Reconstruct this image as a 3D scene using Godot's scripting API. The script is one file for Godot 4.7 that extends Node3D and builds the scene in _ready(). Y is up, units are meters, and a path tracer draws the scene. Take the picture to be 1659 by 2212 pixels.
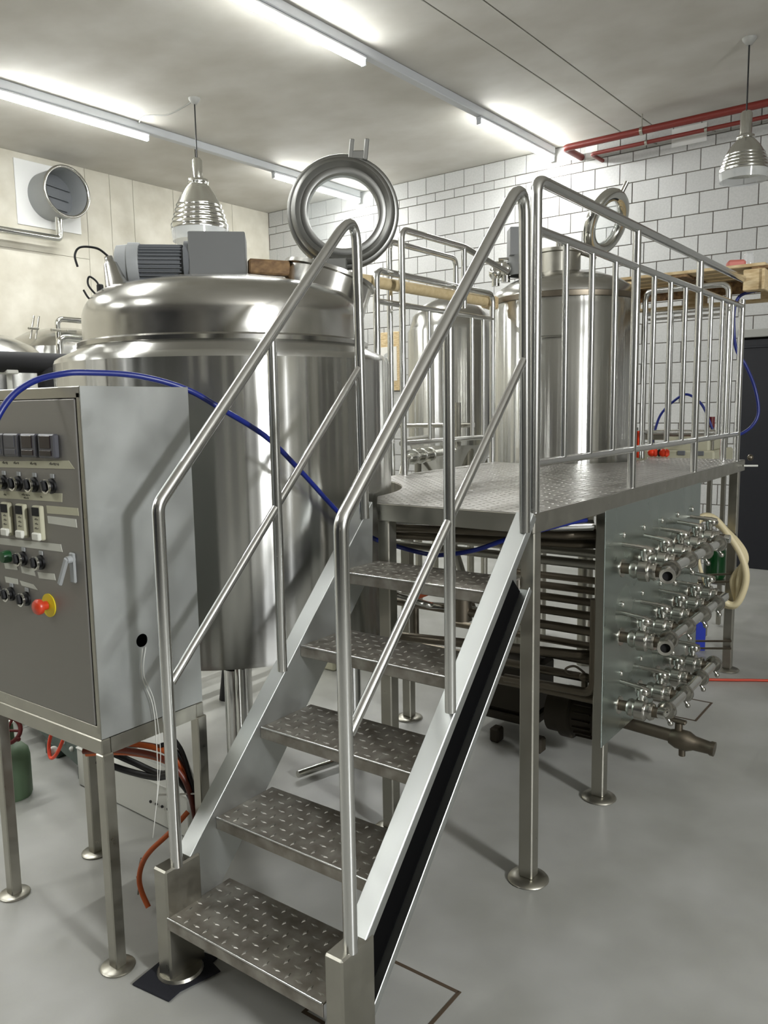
extends Node3D

# ---------------------------------------------------------------- mesh builder
class MB:
	var v := PackedVector3Array()
	var n := PackedVector3Array()
	var u := PackedVector2Array()
	func tri(a: Vector3, b: Vector3, c: Vector3, na: Vector3, nb: Vector3, nc: Vector3, ua := Vector2.ZERO, ub := Vector2.ZERO, uc := Vector2.ZERO) -> void:
		if (b - a).cross(c - a).dot(na + nb + nc) > 0.0:
			v.append_array([a, c, b]); n.append_array([na, nc, nb]); u.append_array([ua, uc, ub])
		else:
			v.append_array([a, b, c]); n.append_array([na, nb, nc]); u.append_array([ua, ub, uc])
	func quad(a: Vector3, b: Vector3, c: Vector3, d: Vector3, nn: Vector3) -> void:
		tri(a, b, c, nn, nn, nn, Vector2(0, 0), Vector2(1, 0), Vector2(1, 1))
		tri(a, c, d, nn, nn, nn, Vector2(0, 0), Vector2(1, 1), Vector2(0, 1))
	func box(c: Vector3, s: Vector3, bev := 0.003, b := Basis()) -> void:
		var h := s * 0.5
		bev = minf(bev, minf(h.x, minf(h.y, h.z)) * 0.9)
		var i := h - Vector3.ONE * bev
		for ax in 3:
			var p := (ax + 1) % 3
			var q := (ax + 2) % 3
			for sg: float in [-1.0, 1.0]:
				var pts: Array[Vector3] = []
				for k in [[-1.0, -1.0], [1.0, -1.0], [1.0, 1.0], [-1.0, 1.0]]:
					var w := Vector3.ZERO
					w[ax] = sg * h[ax]; w[p] = k[0] * i[p]; w[q] = k[1] * i[q]
					pts.append(c + b * w)
				var nn := Vector3.ZERO
				nn[ax] = sg
				quad(pts[0], pts[1], pts[2], pts[3], b * nn)
		if bev <= 0.0:
			return
		for ax in 3:
			var p := (ax + 1) % 3
			var q := (ax + 2) % 3
			for sp: float in [-1.0, 1.0]:
				for sq: float in [-1.0, 1.0]:
					var w := [Vector3.ZERO, Vector3.ZERO, Vector3.ZERO, Vector3.ZERO]
					for k in 4:
						w[k][ax] = i[ax] * (1.0 if k == 1 or k == 2 else -1.0)
						w[k][p] = sp * (h[p] if k < 2 else i[p])
						w[k][q] = sq * (i[q] if k < 2 else h[q])
					var nn := Vector3.ZERO
					nn[p] = sp; nn[q] = sq
					quad(c + b * w[0], c + b * w[1], c + b * w[2], c + b * w[3], (b * nn).normalized())
		for sx: float in [-1.0, 1.0]:
			for sy: float in [-1.0, 1.0]:
				for sz: float in [-1.0, 1.0]:
					var nn := (b * Vector3(sx, sy, sz)).normalized()
					tri(c + b * Vector3(sx * h.x, sy * i.y, sz * i.z), c + b * Vector3(sx * i.x, sy * h.y, sz * i.z), c + b * Vector3(sx * i.x, sy * i.y, sz * h.z), nn, nn, nn)
	func bar(a: Vector3, b: Vector3, w: float, h: float, bev := 0.003, up := Vector3.UP) -> void:   # square bar from a to b; w across, h along up
		var d := (b - a)
		var z := d.normalized()
		var x := up.cross(z)
		if x.length() < 0.01: x = Vector3.RIGHT
		x = x.normalized()
		box((a + b) * 0.5, Vector3(w, h, d.length()), bev, Basis(x, z.cross(x), z))
	func tube(pts: Array, r: float, seg := 14, caps := true, r2 := -1.0) -> void:
		var m := pts.size()
		var nx := Vector3.ZERO
		var rings := []
		var along := 0.0
		for k in m:
			var t: Vector3
			if k == 0: t = (pts[1] - pts[0]).normalized()
			elif k == m - 1: t = (pts[m - 1] - pts[m - 2]).normalized()
			else: t = ((pts[k] - pts[k - 1]).normalized() + (pts[k + 1] - pts[k]).normalized()).normalized()
			if k == 0:
				nx = t.cross(Vector3.UP)
				if nx.length() < 0.05: nx = t.cross(Vector3(1, 0, 0.3))
				nx = nx.normalized()
			else:
				nx = (nx - t * nx.dot(t)).normalized()
				along += (pts[k] - pts[k - 1]).length()
			var ny := t.cross(nx)
			var st := 1.0
			if k > 0 and k < m - 1:
				st = 1.0 / maxf(0.6, t.dot((pts[k + 1] - pts[k]).normalized()))
			var rr := r if r2 < 0.0 else lerpf(r, r2, float(k) / (m - 1))
			var ring := []
			for j in seg + 1:
				var a := TAU * j / seg
				var d := nx * cos(a) + ny * sin(a)
				ring.append([pts[k] + d * rr, d, Vector2(float(j) / seg, along)])
			rings.append(ring)
			if caps and (k == 0 or k == m - 1):
				var nn := -t if k == 0 else t
				for j in seg:
					tri(pts[k], ring[j][0], ring[j + 1][0], nn, nn, nn)
		for k in m - 1:
			for j in seg:
				var a: Array = rings[k][j]
				var b: Array = rings[k][j + 1]
				var c: Array = rings[k + 1][j + 1]
				var d: Array = rings[k + 1][j]
				tri(a[0], b[0], c[0], a[1], b[1], c[1], a[2], b[2], c[2])
				tri(a[0], c[0], d[0], a[1], c[1], d[1], a[2], c[2], d[2])
	var wave := 0.0      # how far a rolled sheet's normals swing round the axis, in radians
	func swing(t: float) -> float:
		return wave * (0.45 * sin(7.0 * t + 1.0) + 0.4 * sin(19.0 * t + 0.4) + 0.35 * sin(43.0 * t + 2.1) + 0.3 * sin(71.0 * t + 0.8) + 0.25 * sin(113.0 * t))
	func lathe(prof: Array, seg: int, xf := Transform3D(), flip := 1.0, crease := 0.6) -> void:   # prof: [r, y] from the bottom up on the outside
		var m := prof.size()
		var fn: Array[Vector2] = []
		for k in m - 1:
			var d := Vector2(prof[k + 1][0] - prof[k][0], prof[k + 1][1] - prof[k][1])
			fn.append(Vector2(d.y, -d.x).normalized() * flip)
		var along := 0.0
		for k in m - 1:
			var a := Vector2(prof[k][0], prof[k][1])
			var b := Vector2(prof[k + 1][0], prof[k + 1][1])
			var na := fn[k]
			var nb := fn[k]
			if k > 0 and fn[k].dot(fn[k - 1]) > crease: na = (fn[k] + fn[k - 1]).normalized()
			if k < m - 2 and fn[k].dot(fn[k + 1]) > crease: nb = (fn[k] + fn[k + 1]).normalized()
			var l := a.distance_to(b)
			for j in seg:
				var t0 := TAU * j / seg
				var t1 := TAU * (j + 1) / seg
				var c0 := Vector3(cos(t0), 0, sin(t0))
				var c1 := Vector3(cos(t1), 0, sin(t1))
				var y := Vector3.UP
				var B := xf.basis
				var p0 := xf * (c0 * a.x + y * a.y)
				var p1 := xf * (c1 * a.x + y * a.y)
				var p2 := xf * (c1 * b.x + y * b.y)
				var p3 := xf * (c0 * b.x + y * b.y)
				if wave > 0.0:
					c0 = Vector3(cos(t0 + swing(t0)), 0, sin(t0 + swing(t0)))
					c1 = Vector3(cos(t1 + swing(t1)), 0, sin(t1 + swing(t1)))
				var n0 := B * (c0 * na.x + y * na.y)
				var n1 := B * (c1 * na.x + y * na.y)
				var n2 := B * (c1 * nb.x + y * nb.y)
				var n3 := B * (c0 * nb.x + y * nb.y)
				var u0 := float(j) / seg
				var u1 := float(j + 1) / seg
				if a.x > 0.0001: tri(p0, p1, p2, n0, n1, n2, Vector2(u0, along), Vector2(u1, along), Vector2(u1, along + l))
				if b.x > 0.0001: tri(p0, p2, p3, n0, n2, n3, Vector2(u0, along), Vector2(u1, along + l), Vector2(u0, along + l))
			along += l
	func prism(poly: PackedVector2Array, y0: float, y1: float, xf := Transform3D()) -> void:   # polygon in x,z, extruded along y
		var idx := Geometry2D.triangulate_polygon(poly)
		for s in [[y1, 1.0], [y0, -1.0]]:
			var nn := xf.basis * Vector3(0, s[1], 0)
			for k in range(0, idx.size(), 3):
				var a := poly[idx[k]]
				var b := poly[idx[k + 1]]
				var c := poly[idx[k + 2]]
				tri(xf * Vector3(a.x, s[0], a.y), xf * Vector3(b.x, s[0], b.y), xf * Vector3(c.x, s[0], c.y), nn, nn, nn, a, b, c)
		var ccw := 0.0
		for k in poly.size():
			ccw += poly[k].cross(poly[(k + 1) % poly.size()])
		for k in poly.size():
			var a := poly[k]
			var b := poly[(k + 1) % poly.size()]
			var d := (b - a).normalized() * signf(ccw)
			quad(xf * Vector3(a.x, y0, a.y), xf * Vector3(b.x, y0, b.y), xf * Vector3(b.x, y1, b.y), xf * Vector3(a.x, y1, a.y), xf.basis * Vector3(d.y, 0, -d.x))
	func ball(c: Vector3, r: Vector3, seg := 12) -> void:
		var prof := []
		for k in seg / 2 + 1:
			var a := -PI / 2 + PI * k / (seg / 2)
			prof.append([cos(a), sin(a)])
		lathe(prof, seg, Transform3D(Basis.from_scale(r), c), 1.0, -1.0)
	func lug(c: Vector3, l: float, w: float, h: float, ang: float) -> void:   # a raised lozenge of a chequer plate
		var x := Vector3(cos(ang), 0, sin(ang))
		var z := Vector3(-sin(ang), 0, cos(ang))
		var top := c + Vector3.UP * h
		var e := [c + x * l, c + z * w, c - x * l, c - z * w]
		for k in 4:
			var a: Vector3 = e[k]
			var b: Vector3 = e[(k + 1) % 4]
			var ta: Vector3 = top + (a - c) * 0.55
			var tb: Vector3 = top + (b - c) * 0.55
			var nn := ((a + b) * 0.5 - c).normalized() * 0.75 + Vector3.UP * 0.7
			quad(a, b, tb, ta, nn.normalized())
			tri(top, ta, tb, Vector3.UP, Vector3.UP, Vector3.UP)
	func mesh() -> ArrayMesh:
		var a := []
		a.resize(Mesh.ARRAY_MAX)
		a[Mesh.ARRAY_VERTEX] = v
		a[Mesh.ARRAY_NORMAL] = n
		a[Mesh.ARRAY_TEX_UV] = u
		var m := ArrayMesh.new()
		m.add_surface_from_arrays(Mesh.PRIMITIVE_TRIANGLES, a)
		return m

# ---------------------------------------------------------------- naming helpers
var used := {}
var M := {}
const PHI := 0.0251                 # the room is turned by this much against the platform
var ROOM := Basis(Vector3.UP, -PHI)
func R(s: float, y: float, z: float) -> Vector3: return ROOM * Vector3(s, y, z)
func V(x: float, y: float, z: float) -> Vector3: return Vector3(x, y, z)

func numbered(called: String) -> String:
	if not used.has(called):
		used[called] = 0
		return called
	used[called] += 1
	return "%s_%03d" % [called, used[called]]

func thing(called: String, label: String, category: String, at := Vector3.ZERO, group := "") -> Node3D:
	var o := Node3D.new()
	o.name = numbered(called)
	add_child(o)
	o.position = at
	o.set_meta("label", label); o.set_meta("category", category)
	if group: o.set_meta("group", group)
	return o

func part(parent: Node3D, called: String, mb: MB, m: Material, label := "") -> MeshInstance3D:   # mb in world axes while the thing stands at its base
	var o := MeshInstance3D.new()
	o.name = called
	o.mesh = mb.mesh()
	o.material_override = m
	parent.add_child(o, true)
	if parent.get_parent() == self: o.position = -parent.position
	if label: o.set_meta("label", label)
	return o

func single(called: String, mb: MB, m: Material, label: String, category: String, group := "") -> MeshInstance3D:
	var o := MeshInstance3D.new()
	o.name = numbered(called)
	o.mesh = mb.mesh()
	o.material_override = m
	add_child(o)
	o.set_meta("label", label); o.set_meta("category", category)
	if group: o.set_meta("group", group)
	return o

func struct(called: String, mb: MB, m: Material, in_room := true) -> MeshInstance3D:
	var o := MeshInstance3D.new()
	o.name = called
	o.mesh = mb.mesh()
	o.material_override = m
	add_child(o)
	if in_room: o.basis = ROOM
	o.set_meta("kind", "structure")
	return o

func piece(parent: Node3D, called: String, mesh: Mesh, m: Material, at := Vector3.ZERO) -> MeshInstance3D:
	var o := MeshInstance3D.new()
	o.name = called
	o.mesh = mesh
	o.material_override = m
	parent.add_child(o, true)
	o.position = at
	return o

func fillet(pts: Array, r: float, n := 6) -> Array:   # rounds the corners of a path
	var out := [pts[0]]
	for k in range(1, pts.size() - 1):
		var a: Vector3 = pts[k - 1]
		var b: Vector3 = pts[k]
		var c: Vector3 = pts[k + 1]
		var d0 := (a - b).normalized()
		var d1 := (c - b).normalized()
		var half := d0.angle_to(d1) / 2.0
		var l := minf(r / tan(maxf(half, 0.05)), minf((a - b).length(), (c - b).length()) * 0.49)
		for j in n + 1:
			var t := float(j) / n
			out.append((b + d0 * l).lerp(b, t).lerp(b.lerp(b + d1 * l, t), t))
	out.append(pts[-1])
	return out

func smooth(pts: Array, n := 8) -> Array:   # Catmull-Rom through the points
	var out := []
	for k in pts.size() - 1:
		var p0: Vector3 = pts[maxi(k - 1, 0)]
		var p1: Vector3 = pts[k]
		var p2: Vector3 = pts[k + 1]
		var p3: Vector3 = pts[mini(k + 2, pts.size() - 1)]
		for j in n:
			out.append(p1.cubic_interpolate(p2, p0, p3, float(j) / n))
	out.append(pts[-1])
	return out

func axis(at: Vector3, up: Vector3, about := 0.0) -> Transform3D:   # a frame whose y runs along up
	var y := up.normalized()
	var x := y.cross(Vector3(0.13, 0.2, 1))
	x = x.normalized()
	return Transform3D(Basis(x, y, x.cross(y)).rotated(y, about), at)

# ---------------------------------------------------------------- materials
func noise(freq: float, seed_: int, lo: Color, hi: Color, size := 512, oct := 5) -> NoiseTexture2D:
	var f := FastNoiseLite.new()
	f.seed = seed_; f.frequency = freq; f.fractal_octaves = oct
	f.noise_type = FastNoiseLite.TYPE_SIMPLEX_SMOOTH
	var t := NoiseTexture2D.new()
	t.width = size; t.height = size; t.seamless = true; t.noise = f
	var g := Gradient.new()
	g.set_color(0, lo); g.set_color(1, hi)
	t.color_ramp = g
	return t

func mat(key: String, c: Color, rough: float, metal := 0.0) -> StandardMaterial3D:
	var m := StandardMaterial3D.new()
	m.resource_name = key
	m.albedo_color = c; m.roughness = rough; m.metallic = metal
	M[key] = m
	return m

func triplanar(m: StandardMaterial3D, scale: float, world := true) -> void:
	m.uv1_triplanar = true
	m.uv1_world_triplanar = world
	m.uv1_scale = Vector3.ONE * scale

func grey(x: float) -> Color: return Color(x, x, x)

func materials() -> void:
	var smudge := noise(0.012, 3, grey(0.55), grey(1.0))
	var m := mat("tube_steel", Color(0.82, 0.82, 0.81), 0.2, 1.0)
	m = mat("tank_steel", Color(0.77, 0.77, 0.755), 0.25, 1.0)
	m.anisotropy_enabled = true; m.anisotropy = -0.95
	m = mat("dome_steel", Color(0.74, 0.735, 0.715), 0.27, 1.0)
	m.roughness_texture = smudge; triplanar(m, 1.2)
	m = mat("sheet_steel", Color(0.74, 0.75, 0.74), 0.52, 1.0)
	m.roughness_texture = noise(0.01, 7, grey(0.72), grey(1.0)); triplanar(m, 0.9)
	m = mat("frame_steel", Color(0.66, 0.65, 0.61), 0.46, 1.0)
	m.roughness_texture = smudge; triplanar(m, 1.5)
	m = mat("tread_steel", Color(1, 1, 1), 0.5, 0.85)
	m.albedo_texture = noise(0.018, 21, Color(0.50, 0.475, 0.44), Color(0.70, 0.685, 0.65), 512, 4); triplanar(m, 1.2)
	m = mat("lug_steel", Color(0.70, 0.69, 0.66), 0.45, 0.9)
	m = mat("deck_steel", Color(0.68, 0.67, 0.65), 0.5, 1.0)
	m.roughness_texture = smudge; triplanar(m, 1.4)
	m = mat("panel_steel", Color(0.68, 0.72, 0.70), 0.36, 1.0)
	m.roughness_texture = noise(0.006, 17, grey(0.6), grey(1.0), 512, 3); triplanar(m, 1.0)
	m = mat("door_steel", Color(0.56, 0.55, 0.53), 0.55, 0.9)
	mat("lid_steel", Color(0.55, 0.55, 0.535), 0.42, 1.0)
	mat("chrome", Color(0.84, 0.84, 0.82), 0.12, 1.0)
	mat("valve_steel", Color(0.74, 0.73, 0.70), 0.22, 1.0)
	mat("old_pipe", Color(0.46, 0.43, 0.38), 0.42, 1.0)
	mat("motor_grey", Color(0.38, 0.39, 0.40), 0.55)
	mat("box_grey", Color(0.40, 0.405, 0.40), 0.5)
	mat("cap_grey", Color(0.58, 0.59, 0.59), 0.5)
	mat("pump_dark", Color(0.20, 0.175, 0.13), 0.6, 0.3)
	mat("black", Color(0.035, 0.035, 0.04), 0.5)
	mat("insulation", Color(0.055, 0.055, 0.065), 0.75)
	mat("hole", Color(0.012, 0.012, 0.012), 0.9)
	m = mat("shade_black", Color(0.02, 0.02, 0.022), 0.85)  # near-black that paints the shade into the stringer channels
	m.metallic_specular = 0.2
	mat("blue_hose", Color(0.055, 0.12, 0.42), 0.38)
	mat("cream_hose", Color(0.82, 0.77, 0.62), 0.45)
	mat("orange_cable", Color(0.70, 0.33, 0.13), 0.5)
	mat("red_cable", Color(0.72, 0.22, 0.10), 0.5)
	mat("brown_cable", Color(0.36, 0.14, 0.07), 0.45)
	mat("tape", Color(0.74, 0.74, 0.70), 0.6)
	mat("tape_yellowed", Color(0.68, 0.67, 0.58), 0.6)
	mat("ink", Color(0.28, 0.27, 0.25), 0.7)
	mat("bezel", Color(0.28, 0.28, 0.30), 0.4)
	m = mat("display_dark", Color(0.10, 0.04, 0.045), 0.25)
	mat("display_label", Color(0.42, 0.42, 0.44), 0.5)
	mat("switch_white", Color(0.80, 0.80, 0.76), 0.5)
	mat("button_green", Color(0.02, 0.25, 0.10), 0.4)
	mat("button_red", Color(0.72, 0.22, 0.11), 0.35)
	mat("plate_yellow", Color(0.80, 0.72, 0.10), 0.5)
	mat("gas_green", Color(0.30, 0.38, 0.28), 0.5)
	mat("wheel_red", Color(0.36, 0.05, 0.04), 0.5)
	mat("machine_green", Color(0.24, 0.30, 0.27), 0.5)
	mat("plastic_white", Color(0.80, 0.80, 0.77), 0.5)
	mat("tag_orange", Color(0.90, 0.30, 0.18), 0.5)
	mat("safety_orange", Color(0.92, 0.24, 0.06), 0.5)
	mat("bottle_green", Color(0.01, 0.20, 0.07), 0.2)
	mat("plastic_blue", Color(0.03, 0.16, 0.62), 0.5)
	mat("jar_pink", Color(0.74, 0.42, 0.38), 0.5)
	mat("mat_dark", Color(0.075, 0.08, 0.11), 0.95)
	mat("copper", Color(0.66, 0.34, 0.22), 0.45, 0.6)
	m = mat("wood", Color(1, 1, 1), 0.7)
	m.albedo_texture = noise(0.015, 31, Color(0.66, 0.56, 0.40), Color(0.86, 0.79, 0.64)); triplanar(m, 2.0); m.uv1_scale = Vector3(1.2, 6, 6)
	m = mat("pole_wood", Color(1, 1, 1), 0.65)
	m.albedo_texture = noise(0.02, 33, Color(0.70, 0.62, 0.46), Color(0.80, 0.73, 0.58)); triplanar(m, 2.5)
	m = mat("old_wood", Color(1, 1, 1), 0.8)
	m.albedo_texture = noise(0.02, 35, Color(0.30, 0.22, 0.15), Color(0.62, 0.50, 0.34)); triplanar(m, 2.5)
	mat("red_pipe", Color(0.43, 0.13, 0.095), 0.45)
	m = mat("lamp_white", Color(0.74, 0.75, 0.76), 0.5)
	mat("canopy", Color(0.62, 0.62, 0.60), 0.5)
	m = mat("tube_glow", Color(1, 1, 1), 0.5)
	m.emission_enabled = true; m.emission = Color(0.99, 1.0, 0.99); m.emission_energy_multiplier = 36.0
	m = mat("flood_glow", Color(1, 1, 1), 0.5)
	m.emission_enabled = true; m.emission = Color(1.0, 0.98, 0.95); m.emission_energy_multiplier = 8.0
	m = mat("glass", Color(0.9, 0.95, 0.95, 0.10), 0.03)
	m.transparency = BaseMaterial3D.TRANSPARENCY_ALPHA
	m = mat("lamp_glass", Color(0.85, 0.86, 0.86, 0.35), 0.08)
	m.transparency = BaseMaterial3D.TRANSPARENCY_ALPHA
	# the room
	for k in 3:
		m = mat("block_%d" % k, Color(0.715 + 0.012 * k, 0.715 + 0.012 * k, 0.705 + 0.012 * k), 0.6)
		m.albedo_texture = noise(0.05, 40 + k, grey(0.93), grey(1.0)); triplanar(m, 1.5)
	mat("mortar", Color(0.44, 0.415, 0.385), 0.9)
	mat("patch", Color(0.86, 0.86, 0.85), 0.6)
	m = mat("concrete_wall", Color(1, 1, 1), 0.75)
	m.albedo_texture = noise(0.008, 50, Color(0.705, 0.685, 0.625), Color(0.80, 0.785, 0.735), 1024, 6); triplanar(m, 0.35)
	m = mat("concrete_ceiling", Color(1, 1, 1), 0.75)
	m.albedo_texture = noise(0.006, 60, Color(0.715, 0.70, 0.665), Color(0.79, 0.78, 0.755), 1024, 5); triplanar(m, 0.22)
	m.uv1_scale = Vector3(0.2, 0.2, 0.26)
	m = mat("groove", Color(0.36, 0.34, 0.31), 0.9)
	m = mat("floor_resin", Color(1, 1, 1), 0.38)
	m.albedo_texture = noise(0.006, 70, Color(0.56, 0.56, 0.535), Color(0.655, 0.655, 0.64), 1024, 4); triplanar(m, 0.28)
	mat("hatch_joint", Color(0.28, 0.23, 0.17), 0.85)
	mat("plain_wall", Color(0.80, 0.79, 0.75), 0.8)
	mat("dark_wall", Color(0.36, 0.35, 0.33), 0.8)
	mat("door_navy", Color(0.028, 0.034, 0.075), 0.55)
	mat("door_frame", Color(0.58, 0.58, 0.56), 0.6)
	mat("paper", Color(0.84, 0.83, 0.80), 0.8)

# ---------------------------------------------------------------- the scene
func _ready() -> void:
	# camera
	var cam := Camera3D.new()
	cam.name = "camera"
	cam.fov = 64.6
	cam.near = 0.05; cam.far = 100.0
	cam.transform = Transform3D(Basis(Vector3(0.8050, -0.0159, -0.5930), Vector3(-0.0637, 0.9916, -0.1131), Vector3(0.5895, 0.1287, 0.7972)).orthonormalized(), Vector3(0, 1.6, 0))
	cam.current = true
	add_child(cam)
	# sky, exposure
	var we := WorldEnvironment.new()
	we.name = "environment"
	var e := Environment.new()
	e.background_mode = Environment.BG_COLOR
	e.background_color = Color(0.25, 0.27, 0.30)
	e.tonemap_mode = Environment.TONE_MAPPER_LINEAR
	e.tonemap_exposure = 1.82
	e.sdfgi_enabled = true; e.ssao_enabled = true; e.ssil_enabled = true
	we.environment = e
	add_child(we)
	materials()
	# lights: the tubes on the two ceiling tracks (two per track before the camera, the others continue behind it), and the flood light on the right wall
	for z: float in [-7.42, -4.28, -1.15, 1.98]:
		tube_light(-4.04, z, 2.4)
		tube_light(-6.68, z, 2.4)
	flood_light()
	room()
	tracks()
	staircase()
	platform()
	kettle()
	mash_tun()
	fermenters()
	cabinet()
	valves()
	under_deck()
	hoses()
	left_floor()
	rear_things()
	pendants()
	pipes_and_duct()

var tube_count := 0
func tube_light(s: float, z: float, energy: float) -> void:
	var visible_one := z < -3.0
	var left := s < -5.0
	var label := "lit white fluorescent tube on the %s ceiling track, %s end" % ["left" if left else "central", "near" if z > -6.0 else "far"]
	if s > 0.0:
		label = "lit tube on the right ceiling track outside the picture, %s" % ("the farther one" if z < 0.5 else "the nearer one")
	elif not visible_one:
		label = "lit tube on the %s ceiling track behind the camera, %s" % ["left" if left else "central", "the one closer to the wall" if z < 0.5 else "the one behind it"]
	var t := thing("tube_lamp", label, "tube light", R(s, 4.2, z), "tube lamps on the ceiling tracks")
	var b := MB.new()
	b.box(Vector3(0, -0.014, 0), Vector3(0.06, 0.027, 1.5), 0.008)
	for g: float in [-1.0, 1.0]:
		b.box(Vector3(0, -0.045, g * 0.742), Vector3(0.045, 0.05, 0.016), 0.004)
	var h := part(t, "housing", b, M.lamp_white)
	h.position = Vector3.ZERO
	b = MB.new()
	b.tube([Vector3(0, -0.050, -0.735), Vector3(0, -0.050, 0.735)], 0.021, 12)
	var g2 := part(t, "tube", b, M.tube_glow)
	g2.position = Vector3.ZERO
	t.basis = ROOM
	var l := AreaLight3D.new()
	l.name = "tube_light"
	l.area_size = Vector2(0.04, 1.46)
	l.light_energy = energy
	l.light_color = Color(0.985, 0.99, 0.985)
	l.area_range = 30.0
	l.area_attenuation = 2.0
	l.shadow_enabled = true
	t.add_child(l, true)
	l.position = Vector3(0, -0.076, 0)
	l.rotation = Vector3(-PI / 2, 0, 0)

func flood_light() -> void:
	var at := V(4.45, 2.95, -0.45)
	var t := thing("wall_lamp", "square flood lamp mounted on the right wall outside the picture", "lamp", at)
	t.rotation.y = -PI / 2 - PHI
	var b := MB.new()
	b.box(Vector3(0, 0, -0.06), Vector3(0.66, 0.5, 0.1), 0.01)
	var h := part(t, "housing", b, M.lamp_white)
	h.position = Vector3.ZERO
	b = MB.new()
	b.box(Vector3(0, 0, -0.008), Vector3(0.6, 0.44, 0.006), 0.001)
	h = part(t, "diffuser", b, M.flood_glow)
	h.position = Vector3.ZERO
	var l := AreaLight3D.new()
	l.name = "flood_light"
	l.area_size = Vector2(0.6, 0.44)
	l.light_energy = 22.0
	l.light_color = Color(0.98, 0.99, 1.0)
	l.area_range = 30.0
	l.area_attenuation = 2.0
	l.shadow_enabled = true
	t.add_child(l, true)
	l.position = Vector3(0, 0, 0.004)
	l.rotation = Vector3(0, PI, 0)

# ---------------------------------------------------------------- room shell
const WB := 0.2634
const HB := 0.1988
const YC := 4.27
func room() -> void:
	var rng := RandomNumberGenerator.new()
	rng.seed = 5
	var b := MB.new()
	b.box(Vector3(-1.8, -0.1, -1.9), Vector3(13.6, 0.2, 13.2), 0.0)
	var floor_ := struct("floor", b, M.floor_resin)
	# two covers let into the floor, each framed by a dirty joint
	for c in [[V(-1.213, 0, -1.597), 0.30, 0.30, 0.0], [V(-1.215, 0, -4.23), 0.27, 0.30, 0.0]]:
		b = MB.new()
		var bb := Basis(Vector3.UP, c[3])
		for sg: float in [-1.0, 1.0]:
			b.box(c[0] + bb * Vector3(sg * c[1] / 2, 0.0008, 0), Vector3(0.011, 0.0016, c[2] + 0.011), 0.0004, bb)
			b.box(c[0] + bb * Vector3(0, 0.0008, sg * c[2] / 2), Vector3(c[1], 0.0016, 0.011), 0.0004, bb)
		var o := piece(floor_, "cover_joint", b.mesh(), M.hatch_joint)
		o.basis = ROOM.inverse()
	# ceiling: two slabs with a lower-finish strip cast between them
	b = MB.new()
	b.box(Vector3(-1.8, YC + 0.16, -1.9), Vector3(13.6, 0.28, 13.2), 0.0)
	var ceil_ := struct("ceiling", b, M.groove)
	for sl in [[-8.36, -3.305], [-3.295, -2.995], [-2.985, 5.0]]:
		for zz in [[-8.24, -0.012], [0.0, 4.6]]:
			b = MB.new()
			b.box(Vector3((sl[0] + sl[1]) / 2, YC + 0.015, (zz[0] + zz[1]) / 2), Vector3(sl[1] - sl[0], 0.03, zz[1] - zz[0]), 0.004)
			piece(ceil_, "slab", b.mesh(), M.concrete_ceiling)
	# brick wall: recessed mortar with every block proud of it
	b = MB.new()
	b.box(Vector3(-5.30, 2.2, -8.31), Vector3(6.36, 4.6, 0.2), 0.0)
	b.box(Vector3(1.4, 3.35, -8.31), Vector3(7.04, 2.3, 0.2), 0.0)
	b.box(Vector3(2.2, 1.1, -8.31), Vector3(6.0, 2.2, 0.2), 0.0)
	b.box(Vector3(-1.46, 1.1, -8.385), Vector3(1.32, 2.2, 0.05), 0.0)
	var wall := struct("wall_back", b, M.mortar)
	var rest := MB.new()
	var rows := []
	for k in 20: rows.append([k * HB, HB, 0.5 if k % 2 == 1 else 0.0])
	rows.append([20 * HB, HB / 2, 0.0])
	rows.append([20.5 * HB, YC - 20.5 * HB - 0.002, 0.5])
	var meshes := {}
	var count := 0
	var spots := []
	for r in rows:
		var off: float = r[2]
		for i in range(-9, 40):
			var s0: float = -6.082 + (i + off) * WB
			spots.append([s0, s0 + WB, r[0], r[1]])
	spots.sort_custom(func(x, y): return x[0] > y[0])
	for sp in spots:
		var a: float = maxf(sp[0], -8.338)
		var z: float = minf(sp[1], 4.7)
		if sp[2] < 2.1:
			if a < -2.12 and z > -2.12: z = -2.12
			elif a >= -2.12 and z <= -0.9: continue
			elif a < -0.9 and a > -2.12: a = -0.9
		if z - a < 0.03: continue
		var w: float = z - a - 0.0085
		var h: float = sp[3] - 0.0085
		var at := Vector3((a + z) / 2, sp[2] + sp[3] / 2, -8.206)
		if count < 300 and z < -1.3 and sp[2] > 0.75:
			var key := "%.3f_%.3f" % [w, h]
			if not meshes.has(key):
				var q := MB.new()
				q.box(Vector3.ZERO, Vector3(w, h, 0.012), 0.002)
				meshes[key] = q.mesh()
			var o := piece(wall, "block", meshes[key], M["block_%d" % rng.randi_range(0, 2)], at + Vector3(0, 0, rng.randf_range(-0.0008, 0.0008)))
			count += 1
		else:
			rest.box(at, Vector3(w, h, 0.012), 0.002)
	var rs := piece(wall, "block", rest.mesh(), M.block_1)
	rs.set_meta("kind", "stuff")
	for p in [[-2.64, 4.115, 0.33, 0.17], [-3.81, 4.19, 0.13, 0.15], [-3.62, 4.15, 0.13, 0.15]]:
		b = MB.new()
		b.box(Vector3(p[0], p[1], -8.199), Vector3(p[2], p[3], 0.008), 0.002)
		piece(wall, "paint_patch", b.mesh(), M.patch)
	# concrete wall on the left: formwork panels with fine joints
	b = MB.new()
	b.box(Vector3(-8.46, 2.15, -1.9), Vector3(0.2, 4.6, 13.2), 0.0)
	var lw := struct("wall_left", b, M.groove)
	var zs := [-8.24, -7.55, -6.60, -6.02, -5.71, -5.40, -4.2, -3.0, -1.8, -0.6, 0.6, 1.8, 3.0, 4.6]
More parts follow.
